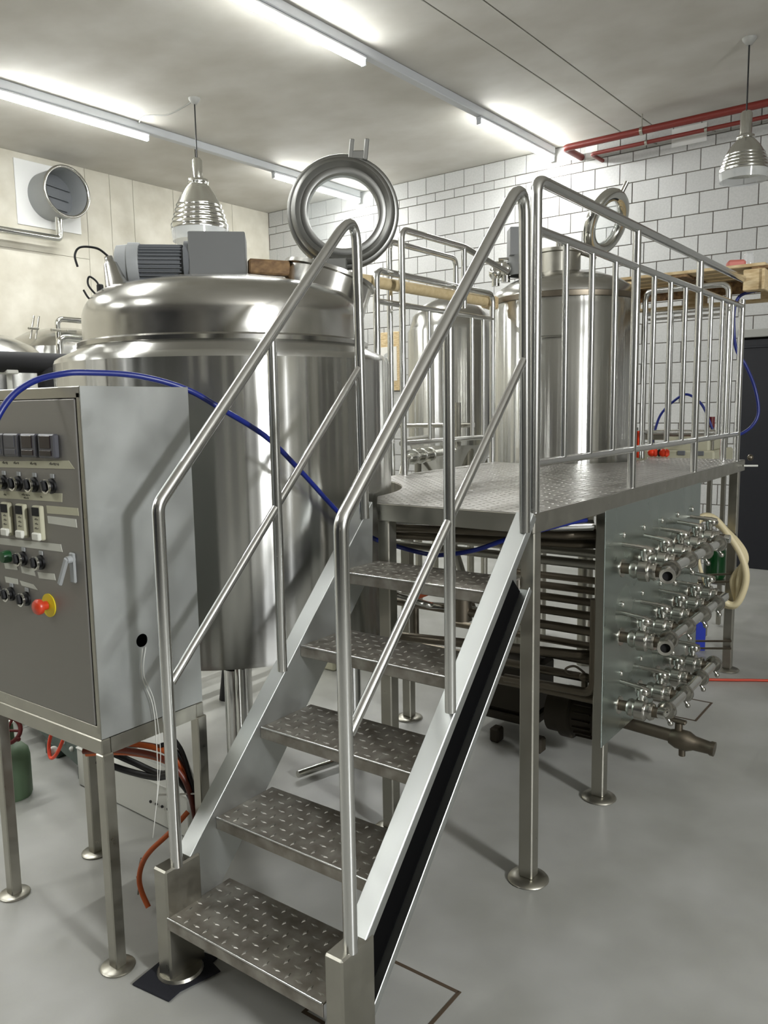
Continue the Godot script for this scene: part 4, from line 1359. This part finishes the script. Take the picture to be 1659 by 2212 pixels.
# ---------------------------------------------------------------- hoses and cables
func hoses() -> void:
	var b := MB.new()
	b.tube(smooth([V(-2.06, 1.47, -1.04), V(-2.05, 1.614, -1.119), V(-2.05, 1.676, -1.194), V(-2.05, 1.703, -1.29), V(-2.03, 1.708, -1.365), V(-1.99, 1.700, -1.50), V(-1.93, 1.662, -1.622), V(-1.87, 1.599, -1.711), V(-1.87, 1.507, -1.896), V(-1.87, 1.383, -2.057), V(-1.86, 1.205, -2.262), V(-1.83, 1.11, -2.40), V(-1.80, 1.052, -2.55), V(-1.70, 1.032, -2.58), V(-1.61, 1.040, -2.57), V(-1.47, 1.075, -2.55), V(-1.33, 1.13, -2.56), V(-1.18, 1.175, -2.72), V(-1.17, 1.17, -2.84)], 10), 0.0088, 14)
	single("blue_hose", b, M.blue_hose, "long blue hose arching over the control cabinet and hanging beneath the deck", "hose")
	b = MB.new()
	b.tube(smooth([V(0.55, 2.35, -8.17), V(0.5, 2.33, -7.6), V(0.1, 2.22, -6.2), V(-0.72, 2.23, -5.25), V(-1.035, 2.234, -5.12), V(-1.105, 2.225, -5.10), V(-1.18, 2.198, -5.07), V(-1.205, 2.12, -5.06), V(-1.20, 1.98, -5.06), V(-1.185, 1.886, -5.08), V(-1.138, 1.803, -5.10), V(-1.083, 1.669, -5.10), V(-1.060, 1.535, -5.10), V(-1.087, 1.455, -5.08), V(-1.150, 1.405, -5.06), V(-1.20, 1.40, -5.06)], 8), 0.0092, 12)
	single("blue_hose", b, M.blue_hose, "blue hose looped over the far right railing post in front of the navy door", "hose")
	b = MB.new()
	b.tube(smooth([V(-1.86, 1.20, -5.6), V(-1.814, 1.425, -5.6), V(-1.770, 1.535, -5.6), V(-1.680, 1.620, -5.6), V(-1.620, 1.650, -5.6), V(-1.559, 1.624, -5.6), V(-1.50, 1.56, -5.6), V(-1.44, 1.42, -5.6)], 8), 0.0085, 12)
	single("blue_hose", b, M.blue_hose, "short arch of dark blue hose seen through the rear railing", "hose")
	for k in 3:
		b = MB.new()
		var o := V(-0.012 * k, -0.012 * k, -0.03 * k)
		b.tube(smooth([V(-1.32, 0.87, -4.80) + o, V(-1.29, 0.935, -4.86) + o, V(-1.224, 0.925, -4.88) + o, V(-1.135 + 0.02 * k, 0.823, -4.88) + o, V(-1.068 + 0.015 * k, 0.715, -4.88) + o, V(-1.040 - 0.03 * k, 0.589, -4.88) + o, V(-1.075, 0.455, -4.88) + o, V(-1.125, 0.43, -4.88) + o, V(-1.175, 0.47, -4.86) + o], 8), 0.019, 12)
		single("cream_hose", b, M.cream_hose, "cream rubber hose hung in a loop by the far platform leg, %s" % ["outermost of three", "middle of three", "innermost of three"][k], "hose", "cream hoses by the far leg")
	for k in 2:
		b = MB.new()
		b.tube(smooth([V(-1.25 + 0.05 * k, 0.80, -4.45), V(-1.235 + 0.05 * k, 0.70, -4.47), V(-1.20 + 0.05 * k, 0.59, -4.50), V(-1.19 + 0.05 * k, 0.55, -4.56)]), 0.010, 10)
		single("cream_hose", b, M.cream_hose, "short cream hose hanging in front of the green bottle, %s" % ["left one", "right one"][k], "hose", "short cream hoses by the bottle")
	b = MB.new()
	b.tube(smooth([V(-1.60, 0.008, -4.55), V(-1.255, 0.008, -4.697), V(-1.076, 0.008, -4.797), V(-0.903, 0.008, -4.903), V(-0.3, 0.008, -5.22), V(1.0, 0.008, -5.7)]), 0.0075, 10)
	single("orange_cable", b, M.red_cable, "thin orange red cable lying across the floor to the right", "cable")
	# cables under the control cabinet
	var n := 0
	for q in [[0.0, 0.0], [0.016, 0.012], [-0.014, 0.02], [0.006, 0.035], [0.028, 0.03]]:
		b = MB.new()
		var o := V(q[0], q[1], q[0] * 1.5)
		b.tube(smooth([V(-2.36, 0.455, -1.50) + o, V(-2.228, 0.470, -1.56) + o, V(-2.083, 0.465, -1.60) + o, V(-2.017, 0.415, -1.62) + o * 0.7, V(-1.978, 0.331, -1.62) + o * 0.5, V(-1.973, 0.22, -1.62) + o * 0.4, V(-2.0, 0.10, -1.60) + o * 0.5]), 0.0095, 10)
		single("power_cable", b, M.brown_cable if n % 2 == 0 else M.orange_cable, "%s power cable in the bundle below the control cabinet, %s" % ["brown" if n % 2 == 0 else "orange", ["lowest one", "second from the bottom", "third from the bottom", "fourth from the bottom", "topmost one"][n]], "cable", "cables below the control cabinet")
		n += 1
	n = 0
	for q in [[V(-2.40, 0.40, -1.55), V(-2.30, 0.37, -1.60), V(-2.18, 0.372, -1.62), V(-2.08, 0.40, -1.62), V(-2.0, 0.36, -1.62), V(-1.96, 0.26, -1.62), V(-1.975, 0.10, -1.61)],
			[V(-2.38, 0.43, -1.58), V(-2.28, 0.395, -1.62), V(-2.16, 0.385, -1.63), V(-2.07, 0.42, -1.63), V(-1.99, 0.37, -1.63), V(-1.955, 0.28, -1.63), V(-1.96, 0.10, -1.62)],
			[V(-2.10, 0.58, -1.58), V(-2.07, 0.56, -1.60), V(-2.02, 0.51, -1.61), V(-1.985, 0.43, -1.61), V(-1.955, 0.33, -1.61), V(-1.95, 0.15, -1.61)],
			[V(-2.09, 0.52, -1.58), V(-2.06, 0.52, -1.60), V(-2.01, 0.47, -1.61), V(-1.975, 0.40, -1.61), V(-1.95, 0.30, -1.61), V(-1.945, 0.12, -1.61)]]:
		b = MB.new()
		b.tube(smooth(q), 0.0115 if n < 2 else 0.0075, 10)
		single("black_cable", b, M.black, "black cable curving below the control cabinet, %s" % ["the thick lowest arc", "second arc from the bottom", "upper outer arc near the stairs", "upper inner arc near the stairs"][n], "cable", "black cables below the cabinet")
		n += 1
	b = MB.new()
	b.tube(smooth([V(-1.965, 0.33, -1.58), V(-1.985, 0.28, -1.52), V(-2.03, 0.225, -1.48), V(-2.078, 0.165, -1.48), V(-2.10, 0.105, -1.48), V(-2.09, 0.06, -1.48), V(-2.06, 0.02, -1.48)]), 0.0085, 10)
	single("orange_cable", b, M.orange_cable, "orange cable bending down to the floor beside the left stair post", "cable")
	b = MB.new()
	b.tube(smooth([V(-1.90, 0.925, -1.395), V(-1.897, 0.848, -1.385), V(-1.895, 0.752, -1.415), V(-1.893, 0.639, -1.42), V(-1.892, 0.498, -1.414), V(-1.895, 0.351, -1.39)]), 0.0014, 6)
	b.tube(smooth([V(-1.905, 0.925, -1.41), V(-1.897, 0.85, -1.392), V(-1.893, 0.76, -1.42), V(-1.890, 0.60, -1.43), V(-1.892, 0.46, -1.41)]), 0.0012, 6)
	single("white_string", b, M.plastic_white, "thin white string hanging out of the cabinet cable hole", "string")
	b = MB.new()
	b.tube([V(-2.02, 0.47, -1.63), V(-1.93, 0.395, -1.60)], 0.003, 6)
	b.tube([V(-2.11, 0.345, -1.58), V(-1.93, 0.393, -1.60)], 0.003, 6)
	single("cable_tie", b, M.plastic_white, "pale tie holding the cable bundle against the stairs", "cable tie")

# ---------------------------------------------------------------- things on the floor at the left
func left_floor() -> void:
	var b := MB.new()
	var t := thing("gas_cylinder", "green gas cylinder with red hand wheel at the left edge of the picture", "gas cylinder", V(-3.20, 0, -1.62))
	b.lathe([[0.0, 0.0], [0.075, 0.0], [0.08, 0.012], [0.08, 0.17], [0.074, 0.20], [0.05, 0.225], [0.025, 0.235], [0.022, 0.315], [0.0, 0.315]], 32, Transform3D(Basis(), V(-3.20, 0, -1.66)))
	part(t, "bottle", b, M.gas_green)
	b = MB.new()
	var wx := axis(V(-3.13, 0.315, -1.62), V(0.75, 0.45, 0.55))
	var ring := []
	for k in 25: ring.append(wx * (Vector3(cos(TAU * k / 24), 0, sin(TAU * k / 24)) * 0.052))
	b.tube(ring, 0.009, 10, false)
	for k in 5:
		b.tube([wx.origin, wx * (Vector3(cos(TAU * k / 5), 0, sin(TAU * k / 5)) * 0.05)], 0.006, 8)
		b.ball(wx * (Vector3(cos(TAU * k / 5 + 0.6), 0, sin(TAU * k / 5 + 0.6)) * 0.058), Vector3.ONE * 0.011, 8)
	part(t, "hand_wheel", b, M.wheel_red)
	b = MB.new()
	b.ball(V(-3.11, 0.325, -1.60), Vector3.ONE * 0.018, 12)
	part(t, "wheel_knob", b, M.plastic_white)
	# white cable duct lying behind the cabinet legs
	t = thing("cable_duct", "white metal cable duct lying on the floor behind the control cabinet legs", "duct", V(-2.6, 0, -1.93))
	b = MB.new()
	b.bar(V(-3.05, 0.085, -1.925), V(-2.30, 0.085, -1.90), 0.10, 0.165, 0.004)
	part(t, "body", b, M.plastic_white)
	b = MB.new()
	b.bar(V(-3.05, 0.170, -1.925), V(-2.30, 0.170, -1.90), 0.108, 0.008, 0.002)
	part(t, "cover", b, M.plastic_white)
	for k in 4:
		b = MB.new()
		b.tube([V(-2.52 + 0.035 * k, 0.09, -1.85), V(-2.52 + 0.035 * k, 0.09, -1.845)], 0.006, 8)
		part(t, "screw", b, M.black)
	# green machine frame farther back
	t = thing("machine_base", "dark green machine base with bolts standing behind the left cabinet legs", "machine", V(-3.3, 0, -2.0))
	b = MB.new()
	b.bar(V(-3.95, 0.14, -2.16), V(-2.95, 0.14, -1.93), 0.12, 0.16, 0.008)
	part(t, "beam", b, M.machine_green)
	for q: Vector3 in [V(-3.24, 0.13, -1.93), V(-3.14, 0.13, -1.907)]:
		b = MB.new()
		b.ball(q, Vector3.ONE * 0.012, 8)
		part(t, "bolt", b, M.plastic_white)
	for q: Vector3 in [V(-3.42, 0, -2.02), V(-3.05, 0, -1.95)]:
		b = MB.new()
		b.box(q + V(0, 0.035, 0), V(0.10, 0.07, 0.10), 0.008)
		part(t, "foot", b, M.machine_green)
	t = thing("bobbin", "round white bobbin with an orange strap below the cabinet frame", "bobbin", V(-2.585, 0.4, -1.5))
	b = MB.new()
	b.ball(V(-2.585, 0.405, -1.50), V(0.018, 0.02, 0.018), 14)
	part(t, "cap", b, M.plastic_white)
	b = MB.new()
	b.tube(smooth([V(-2.575, 0.50, -1.50), V(-2.585, 0.44, -1.485), V(-2.57, 0.395, -1.478), V(-2.53, 0.42, -1.48), V(-2.495, 0.50, -1.50)]), 0.006, 8)
	part(t, "strap", b, M.tag_orange)
	# pale floor rails toward the concrete wall
	for k in 3:
		var x: float = -3.45 - 0.22 * k
		var y: float = [0.20, 0.115, 0.20][k]
		b = MB.new()
		b.bar(V(x, y, -1.9), V(x, y, -4.6), 0.06, 0.05, 0.004)
		for z: float in [-2.2, -4.3]: b.bar(V(x, 0.0, z), V(x, y, z), 0.04, 0.04, 0.003, Vector3(0, 0, 1))
		single("floor_rail", b, M.plastic_white, "pale steel rail above the floor behind the kettle legs, %s" % ["nearest one", "middle one", "farthest one"][k], "rail", "rails on the floor behind the kettle")
	b = MB.new()
	b.tube(smooth([V(-3.30, 0.0, -2.95), V(-3.28, 0.30, -2.98), V(-3.36, 0.42, -3.05), V(-3.30, 0.55, -3.2)]), 0.035, 10)
	b.box(V(-3.36, 0.42, -3.1), V(0.12, 0.14, 0.12), 0.02)
	single("drain_valve", b, M.black, "black valve and hose stub between the cabinet and the kettle leg", "valve")
	b = MB.new()
	b.box(V(-1.768, 0.004, -1.35), V(0.14, 0.006, 0.20), 0.002, Basis(Vector3.UP, 0.12))
	b.box(V(-1.70, 0.006, -1.36), V(0.05, 0.004, 0.14), 0.0015, Basis(Vector3.UP, -0.25))
	single("rubber_mat", b, M.mat_dark, "dark scrap of matting under the left stair post", "mat")
	# a bright tube on the floor under the stairs
	b = MB.new()
	b.tube([V(-2.30, 0.025, -2.45), V(-2.17, 0.025, -2.92)], 0.016, 12)
	single("loose_tube", b, M.chrome, "short bright steel tube lying on the floor behind the third tread", "tube")
	b = MB.new()
	b.tube(smooth([V(-2.13, 0.085, -1.50), V(-2.128, 0.12, -1.50), V(-2.115, 0.16, -1.50)]), 0.0012, 6)
	b.box(V(-2.131, 0.07, -1.50), V(0.016, 0.04, 0.004), 0.001, Basis(Vector3(0, 0, 1), 0.2))
	b.box(V(-2.137, 0.038, -1.50), V(0.005, 0.03, 0.003), 0.0008, Basis(Vector3(0, 0, 1), -0.2))
	b.box(V(-2.127, 0.036, -1.50), V(0.004, 0.03, 0.003), 0.0008, Basis(Vector3(0, 0, 1), 0.15))
	b.bar(V(-2.115, 0.16, -1.50), V(-2.08, 0.17, -1.50), 0.003, 0.003, 0.0005)
	single("hanging_keys", b, M.old_pipe, "small bunch of keys on a wire near the left stair post", "keys")
	# pale box seen between the treads, beyond the stairs
	b = MB.new()
	b.box(V(-3.35, 0.20, -3.9), V(0.5, 0.4, 0.5), 0.01)
	single("white_crate", b, M.tape_yellowed, "pale yellow box on the floor behind the kettle legs", "box")

# ---------------------------------------------------------------- things at the far end of the platform
func rear_things() -> void:
	var t := thing("wooden_pallet", "rough wooden pallet resting on the far railing of the platform", "pallet", V(-1.5, 2.19, -5.25))
	var b := MB.new()
	for k in 4:
		b = MB.new()
		b.box(V(-1.50, 2.352, -5.03 - 0.15 * k), V(0.94, 0.018, 0.115), 0.003)
		part(t, "top_board", b, M.wood)
	for k in 3:
		b = MB.new()
		b.box(V(-1.96 + 0.44 * k + 0.02, 2.335, -5.26), V(0.09, 0.018, 0.56), 0.003)
		part(t, "cross_board", b, M.old_wood)
	for q in [[-1.09, -5.0], [-1.09, -5.45], [-1.95, -5.0], [-1.95, -5.45], [-1.52, -5.45]]:
		b = MB.new()
		b.box(V(q[0], 2.27, q[1]), V(0.10, 0.115, 0.09), 0.004)
		part(t, "block", b, M.wood)
	b = MB.new()
	b.box(V(-1.033, 2.268, -5.22), V(0.016, 0.115, 0.56), 0.003)
	part(t, "end_board", b, M.wood)
	for z: float in [-5.0, -5.45]:
		b = MB.new()
		b.box(V(-1.52, 2.205, z), V(0.96, 0.016, 0.09), 0.003)
		if z < -5.2: part(t, "bottom_board", b, M.wood)
	b = MB.new()
	b.box(V(-1.52, 2.30, -5.475), V(0.9, 0.08, 0.02), 0.003)
	part(t, "back_board", b, M.old_wood)
	t = thing("glass_jar", "small clear jar with pink contents on top of the pallet", "jar", V(-1.19, 2.361, -5.12))
	b = MB.new()
	b.box(V(-1.215, 2.384, -5.10), V(0.10, 0.044, 0.07), 0.012, Basis(Vector3.UP, 0.4))
	part(t, "contents", b, M.jar_pink)
	b = MB.new()
	b.lathe([[0.0, 0.0], [0.03, 0.0], [0.032, 0.005], [0.032, 0.06], [0.026, 0.07], [0.026, 0.085], [0.0, 0.086]], 20, Transform3D(Basis(), V(-1.155, 2.361, -5.14)))
	part(t, "glass", b, M.lamp_glass)
	# long wooden paddle from the kettle to the tun
	t = thing("mash_paddle", "long round wooden paddle pole lying from kettle manway across to the second tank", "paddle", V(-2.5, 2.2, -3.4))
	b = MB.new()
	b.tube([V(-2.44, 2.198, -2.60), V(-2.447, 2.204, -3.0), V(-2.447, 2.218, -4.44)], 0.024, 16, true, 0.032)
	part(t, "pole", b, M.pole_wood)
	b = MB.new()
	b.bar(V(-2.50, 2.186, -2.46), V(-2.40, 2.182, -2.60), 0.05, 0.06, 0.006)
	part(t, "grip_block", b, M.old_wood)
	b = MB.new()
	b.bar(V(-2.447, 2.218, -4.36), V(-2.44, 2.21, -4.46), 0.066, 0.075, 0.008)
	part(t, "end_block", b, M.wood)
	t = thing("wooden_board", "short wooden board on top of the second tank beside the railing", "board", V(-1.85, 2.24, -5.0))
	b = MB.new()
	b.box(V(-1.80, 2.27, -4.93), V(0.13, 0.11, 0.03), 0.004, Basis(Vector3.UP, 0.5))
	part(t, "board", b, M.wood)
	b = MB.new()
	b.box(V(-1.925, 2.325, -4.83), V(0.06, 0.06, 0.03), 0.004, Basis(Vector3.UP, 0.6))
	part(t, "knot_piece", b, M.old_wood)
	# orange pieces and pale boxes behind the far railing
	t = thing("orange_clamp", "bright orange double clamp behind the foot of the far railing", "clamp", V(-1.61, 1.262, -5.13))
	b = MB.new()
	for x: float in [-1.67, -1.60]:
		b.ball(V(x - 0.012, 1.285, -5.13), V(0.026, 0.026, 0.025), 12)
		b.box(V(x + 0.012, 1.285, -5.13), V(0.03, 0.05, 0.04), 0.012)
	part(t, "jaw", b, M.safety_orange)
	b = MB.new()
	b.box(V(-1.632, 1.285, -5.13), V(0.014, 0.045, 0.03), 0.003)
	part(t, "hinge_pin", b, M.black)
	b = MB.new()
	b.tube([V(-1.735, YD, -5.045), V(-1.735, 1.425, -5.045)], 0.022, 14)
	single("orange_post", b, M.safety_orange, "orange red upright tube standing on the deck right of the second tank", "post")
	b = MB.new()
	b.tube([V(-1.455, 1.409, -5.63), V(-1.455, 1.50, -5.63)], 0.02, 12)
	single("red_peg", b, M.wheel_red, "small dark red peg on the machine shelf near the far right railing post", "peg")
	t = thing("bottling_machine", "pale machine housing on its stand behind the far railing", "machine", V(-1.6, 0, -5.9))
	b = MB.new()
	b.box(V(-1.72, 1.20, -5.8), V(0.62, 0.16, 0.5), 0.012)
	b.box(V(-1.60, 1.32, -5.75), V(0.30, 0.10, 0.36), 0.012)
	part(t, "housing", b, M.tape_yellowed)
	b = MB.new()
	b.box(V(-1.69, 1.398, -5.72), V(0.56, 0.022, 0.30), 0.004)
	b.box(V(-1.69, 1.365, -5.60), V(0.54, 0.04, 0.03), 0.004)
	part(t, "shelf", b, M.frame_steel)
	for x: float in [-1.96, -1.45]:
		b = MB.new()
		b.box(V(x, 0.72, -5.62), V(0.03, 1.42, 0.03), 0.003)
		b.box(V(x, 0.72, -5.98), V(0.03, 1.42, 0.03), 0.003)
		part(t, "stand", b, M.frame_steel)
	for x: float in [-1.62, -1.50]:
		b = MB.new()
		b.box(V(x, 1.262, -5.545), V(0.05, 0.03, 0.012), 0.003)
		part(t, "grip_hole", b, M.motor_grey)
	# poster on the brick wall
	t = thing("wall_board", "wooden board with a white poster on the brick wall behind the left railing", "board", R(-6.27, 2.1, -8.18))
	b = MB.new()
	b.box(R(-6.27, 2.16, -8.185), V(0.34, 0.72, 0.022), 0.004, ROOM)
	part(t, "board", b, M.wood)
	b = MB.new()
	b.box(R(-6.27, 2.13, -8.171), V(0.28, 0.42, 0.004), 0.001, ROOM)
	part(t, "poster", b, M.paper)
	b = MB.new()
	for k in 9:
		var a := -0.8 + 0.2 * k
		b.box(R(-6.30 + 0.013 * k - 0.02, 2.225 + 0.02 * cos(a * 2), -8.168), V(0.006, 0.05, 0.002), 0.0, ROOM)
		b.box(R(-6.30 + 0.013 * k - 0.02, 2.21 + 0.012 * sin(k * 2.0), -8.168), V(0.012, 0.006, 0.002), 0.0, ROOM)
	b.box(R(-6.25, 2.06, -8.168), V(0.13, 0.07, 0.002), 0.0, ROOM)
	part(t, "print", b, M.cap_grey)
	# bottle, strip and hooks by the far leg
	t = thing("green_bottle", "dark green plastic drum behind the cream hoses", "drum", V(-1.32, 0.0, -5.3))
	b = MB.new()
	b.lathe([[0.0, 0.49], [0.058, 0.49], [0.066, 0.51], [0.066, 0.66], [0.055, 0.70], [0.03, 0.715], [0.0, 0.715]], 24, Transform3D(Basis(), V(-1.32, 0, -5.3)))
	part(t, "body", b, M.bottle_green)
	b = MB.new()
	b.box(V(-1.32, 0.478, -5.3), V(0.2, 0.02, 0.2), 0.004)
	for x: float in [-1.41, -1.23]: b.box(V(x, 0.235, -5.38), V(0.02, 0.47, 0.02), 0.002)
	part(t, "stand", b, M.frame_steel)
	b = MB.new()
	b.box(V(-1.392, 0.155, -5.30), V(0.064, 0.31, 0.012), 0.003, Basis(Vector3.UP, 0.6))
	single("blue_sign", b, M.plastic_blue, "upright blue plastic strip below the hanging hoses", "strip")
	for q in [[0.80, 0.83], [0.56, 0.60], [0.14, 0.195]]:
		t = thing("hose_hook", "pair of thin rods reaching to the far platform leg, %s" % ("topmost pair" if q[0] > 0.7 else "middle pair" if q[0] > 0.4 else "lowest pair near the foot"), "hook", V(-1.2, q[0], -4.95), "rod hooks on the far leg")
		for y in [q[1], q[1] - 0.045]:
			b = MB.new()
			b.tube([V(-1.33, y - 0.03, -4.93), V(-1.12, y, -4.945)], 0.0065, 8)
			part(t, "rod", b, M.old_pipe)
	t = thing("platform_peg", "pale rod sticking out of the far right corner of the deck", "rod", V(-1.08, 1.22, -5.1))
	b = MB.new()
	b.tube([V(-1.118, 1.224, -5.06), V(-1.048, 1.224, -5.09)], 0.006, 8)
	part(t, "rod", b, M.plastic_white)
	b = MB.new()
	b.ball(V(-1.095, 1.27, -5.11), V(0.018, 0.02, 0.018), 10)
	part(t, "knob", b, M.old_pipe)

# ---------------------------------------------------------------- pendant lamps
func pendants() -> void:
	pendant(V(-1.585, YC, -6.797), 0.51, 1.0, 1.0, 1.0, "silver pendant lamp with ribbed bell shade at the upper right")
	pendant(V(-5.678, YC, -5.014), 0.49, 1.0, 1.38, 1.62, "large silver pendant lamp hanging above the kettle motor")
	pendant(V(-6.60, YC, -5.81), 0.72, 0.85, 0.95, 1.0, "silver pendant lamp partly hidden behind the large one above the motor")

func pendant(at: Vector3, drop: float, kn: float, kr: float, ky: float, label: String) -> void:   # kn scales the neck, kr and ky the shade
	var t := thing("pendant_lamp", label, "lamp", at, "pendant lamps")
	var b := MB.new()
	b.lathe([[0.0, -0.05], [0.02, -0.05], [0.05, -0.012], [0.052, 0.0]], 20, Transform3D(Basis(), at))
	part(t, "canopy", b, M.canopy)
	b = MB.new()
	b.tube([at + V(0, -0.04, 0), at + V(0, -drop, 0)], 0.006, 8)
	part(t, "cord", b, M.black)
	var c := Transform3D(Basis(), at + V(0, -drop, 0))
	b = MB.new()
	b.lathe([[0.044 * kn, -0.185], [0.042 * kn, -0.02], [0.03 * kn, -0.004], [0.0, 0.0]], 28, c)
	part(t, "neck", b, M.chrome)
	b = MB.new()
	var prof := [[0.046 * kn, 0.0], [0.062, -0.008], [0.066, -0.028], [0.062, -0.033], [0.085, -0.060], [0.112, -0.093], [0.132, -0.128]]
	for q in 5:
		var y := -0.138 - q * 0.026
		var r := 0.140 + q * 0.0095
		prof.append([r, y]); prof.append([r + 0.005, y - 0.006]); prof.append([r + 0.003, y - 0.016]); prof.append([r + 0.002, y - 0.022])
	for q in [[0.182, -0.273], [0.178, -0.273], [0.13, -0.138], [0.08, -0.063], [0.05, -0.018]]: prof.append(q)
	for q in prof.size():
		prof[q] = [prof[q][0] * (kr if q > 0 and q < prof.size() - 1 else 1.0), prof[q][1] * ky - 0.172]
	prof.reverse()
	b.lathe(prof, 48, c, 1.0, 0.2)
	part(t, "shade", b, M.chrome)
	b = MB.new()
	var yb := -0.273 * ky - 0.172
	b.lathe([[0.171 * kr, yb - 0.06 * ky], [0.173 * kr, yb - 0.06 * ky], [0.181 * kr, yb], [0.179 * kr, yb], [0.171 * kr, yb - 0.06 * ky]], 40, c)
	part(t, "glass_skirt", b, M.lamp_glass)
	b = MB.new()
	b.ball(c * Vector3(0, yb + 0.12, 0), Vector3.ONE * 0.05, 14)
	part(t, "bulb", b, M.plastic_white)

# ---------------------------------------------------------------- red pipes, duct and pipe on the walls
func pipes_and_duct() -> void:
	var b := MB.new()
	b.tube(fillet([R(-3.73, 4.12, -8.2), R(-3.73, 4.12, -7.80), R(3.9, 4.12, -7.80)], 0.05), 0.033, 16)
	var t := thing("red_pipe", "thicker dark red pipe below the ceiling along the brick wall", "pipe", R(-1, 4.12, -7.8), "red pipes along the brick wall")
	part(t, "pipe", b, M.red_pipe)
	for s: float in [-2.95, -0.6]:
		b = MB.new()
		b.tube([R(s, 4.12, -7.80), R(s, YC, -7.80)], 0.006, 8)
		b.lathe([[0.034, -0.015], [0.038, -0.015], [0.038, 0.015], [0.034, 0.015]], 18, axis(R(s, 4.12, -7.80), ROOM.x))
		part(t, "hanger", b, M.frame_steel)
	b = MB.new()
	b.tube(fillet([R(-3.50, 4.045, -8.2), R(-3.50, 4.045, -7.92), R(3.9, 4.045, -7.92)], 0.04), 0.019, 14)
	t = thing("red_pipe", "thinner dark red pipe running just below the thicker one on the brick wall", "pipe", R(-1, 4.05, -7.9), "red pipes along the brick wall")
	part(t, "pipe", b, M.red_pipe)
	for s: float in [-2.95, -2.4, -0.6]:
		b = MB.new()
		b.tube([R(s, 4.05, -7.92), R(s, 4.10, -8.2)], 0.005, 8)
		b.lathe([[0.02, -0.012], [0.024, -0.012], [0.024, 0.012], [0.02, 0.012]], 16, axis(R(s, 4.045, -7.92), ROOM.x))
		part(t, "hanger", b, M.frame_steel)
	# ventilation duct through the left wall
	t = thing("vent_duct", "round open ventilation duct on a white wall plate at the upper left", "duct", R(-8.33, 3.88, -4.95))
	b = MB.new()
	b.box(R(-8.33, 3.875, -4.945), V(0.014, 0.66, 0.73), 0.003, ROOM)
	part(t, "wall_plate", b, M.patch)
	var ax := axis(R(-8.325, 3.876, -4.955), ROOM * Vector3(1, 0, 0))
	b = MB.new()
	b.lathe([[0.247, 0.0], [0.247, 0.33]], 56, ax)
	b.lathe([[0.235, 0.33], [0.235, 0.02], [0.0, 0.018]], 56, ax, 1.0, 0.3)
	part(t, "duct_pipe", b, M.cap_grey)
	b = MB.new()
	b.lathe([[0.234, 0.335], [0.247, 0.325], [0.262, 0.332], [0.266, 0.345], [0.258, 0.356], [0.238, 0.352], [0.234, 0.335]], 56, ax, 1.0, -1.0)
	part(t, "rim", b, M.dome_steel)
	b = MB.new()
	b.lathe([[0.0, 0.05], [0.235, 0.05]], 40, ax, 1.0)
	for k in 3:
		var y0 := -0.12 + 0.11 * k
		b.bar(ax * Vector3(y0, 0.07, -0.18), ax * Vector3(y0 + 0.03, 0.07, 0.18), 0.012, 0.012, 0.003, ROOM.x)
	part(t, "back_grille", b, M.motor_grey)
	b = MB.new()
	b.tube(fillet([R(-8.14, 3.415, 3.0), R(-8.14, 3.415, -4.93), R(-8.14, 3.66, -4.93)], 0.05, 8), 0.038, 18)
	single("condensate_pipe", b, M.chrome, "shiny horizontal pipe on the concrete wall joining the duct from below", "pipe")
	# cable from the lamp to the track
	b = MB.new()
	b.tube(smooth([V(-5.70, YC - 0.03, -5.0), V(-5.95, YC - 0.09, -4.95), V(-6.35, YC - 0.02, -4.98), V(-6.78, YC - 0.02, -5.25)]), 0.006, 8)
	single("lamp_cable", b, M.canopy, "thin grey cable from the pendant lamp over to the left light track", "cable")
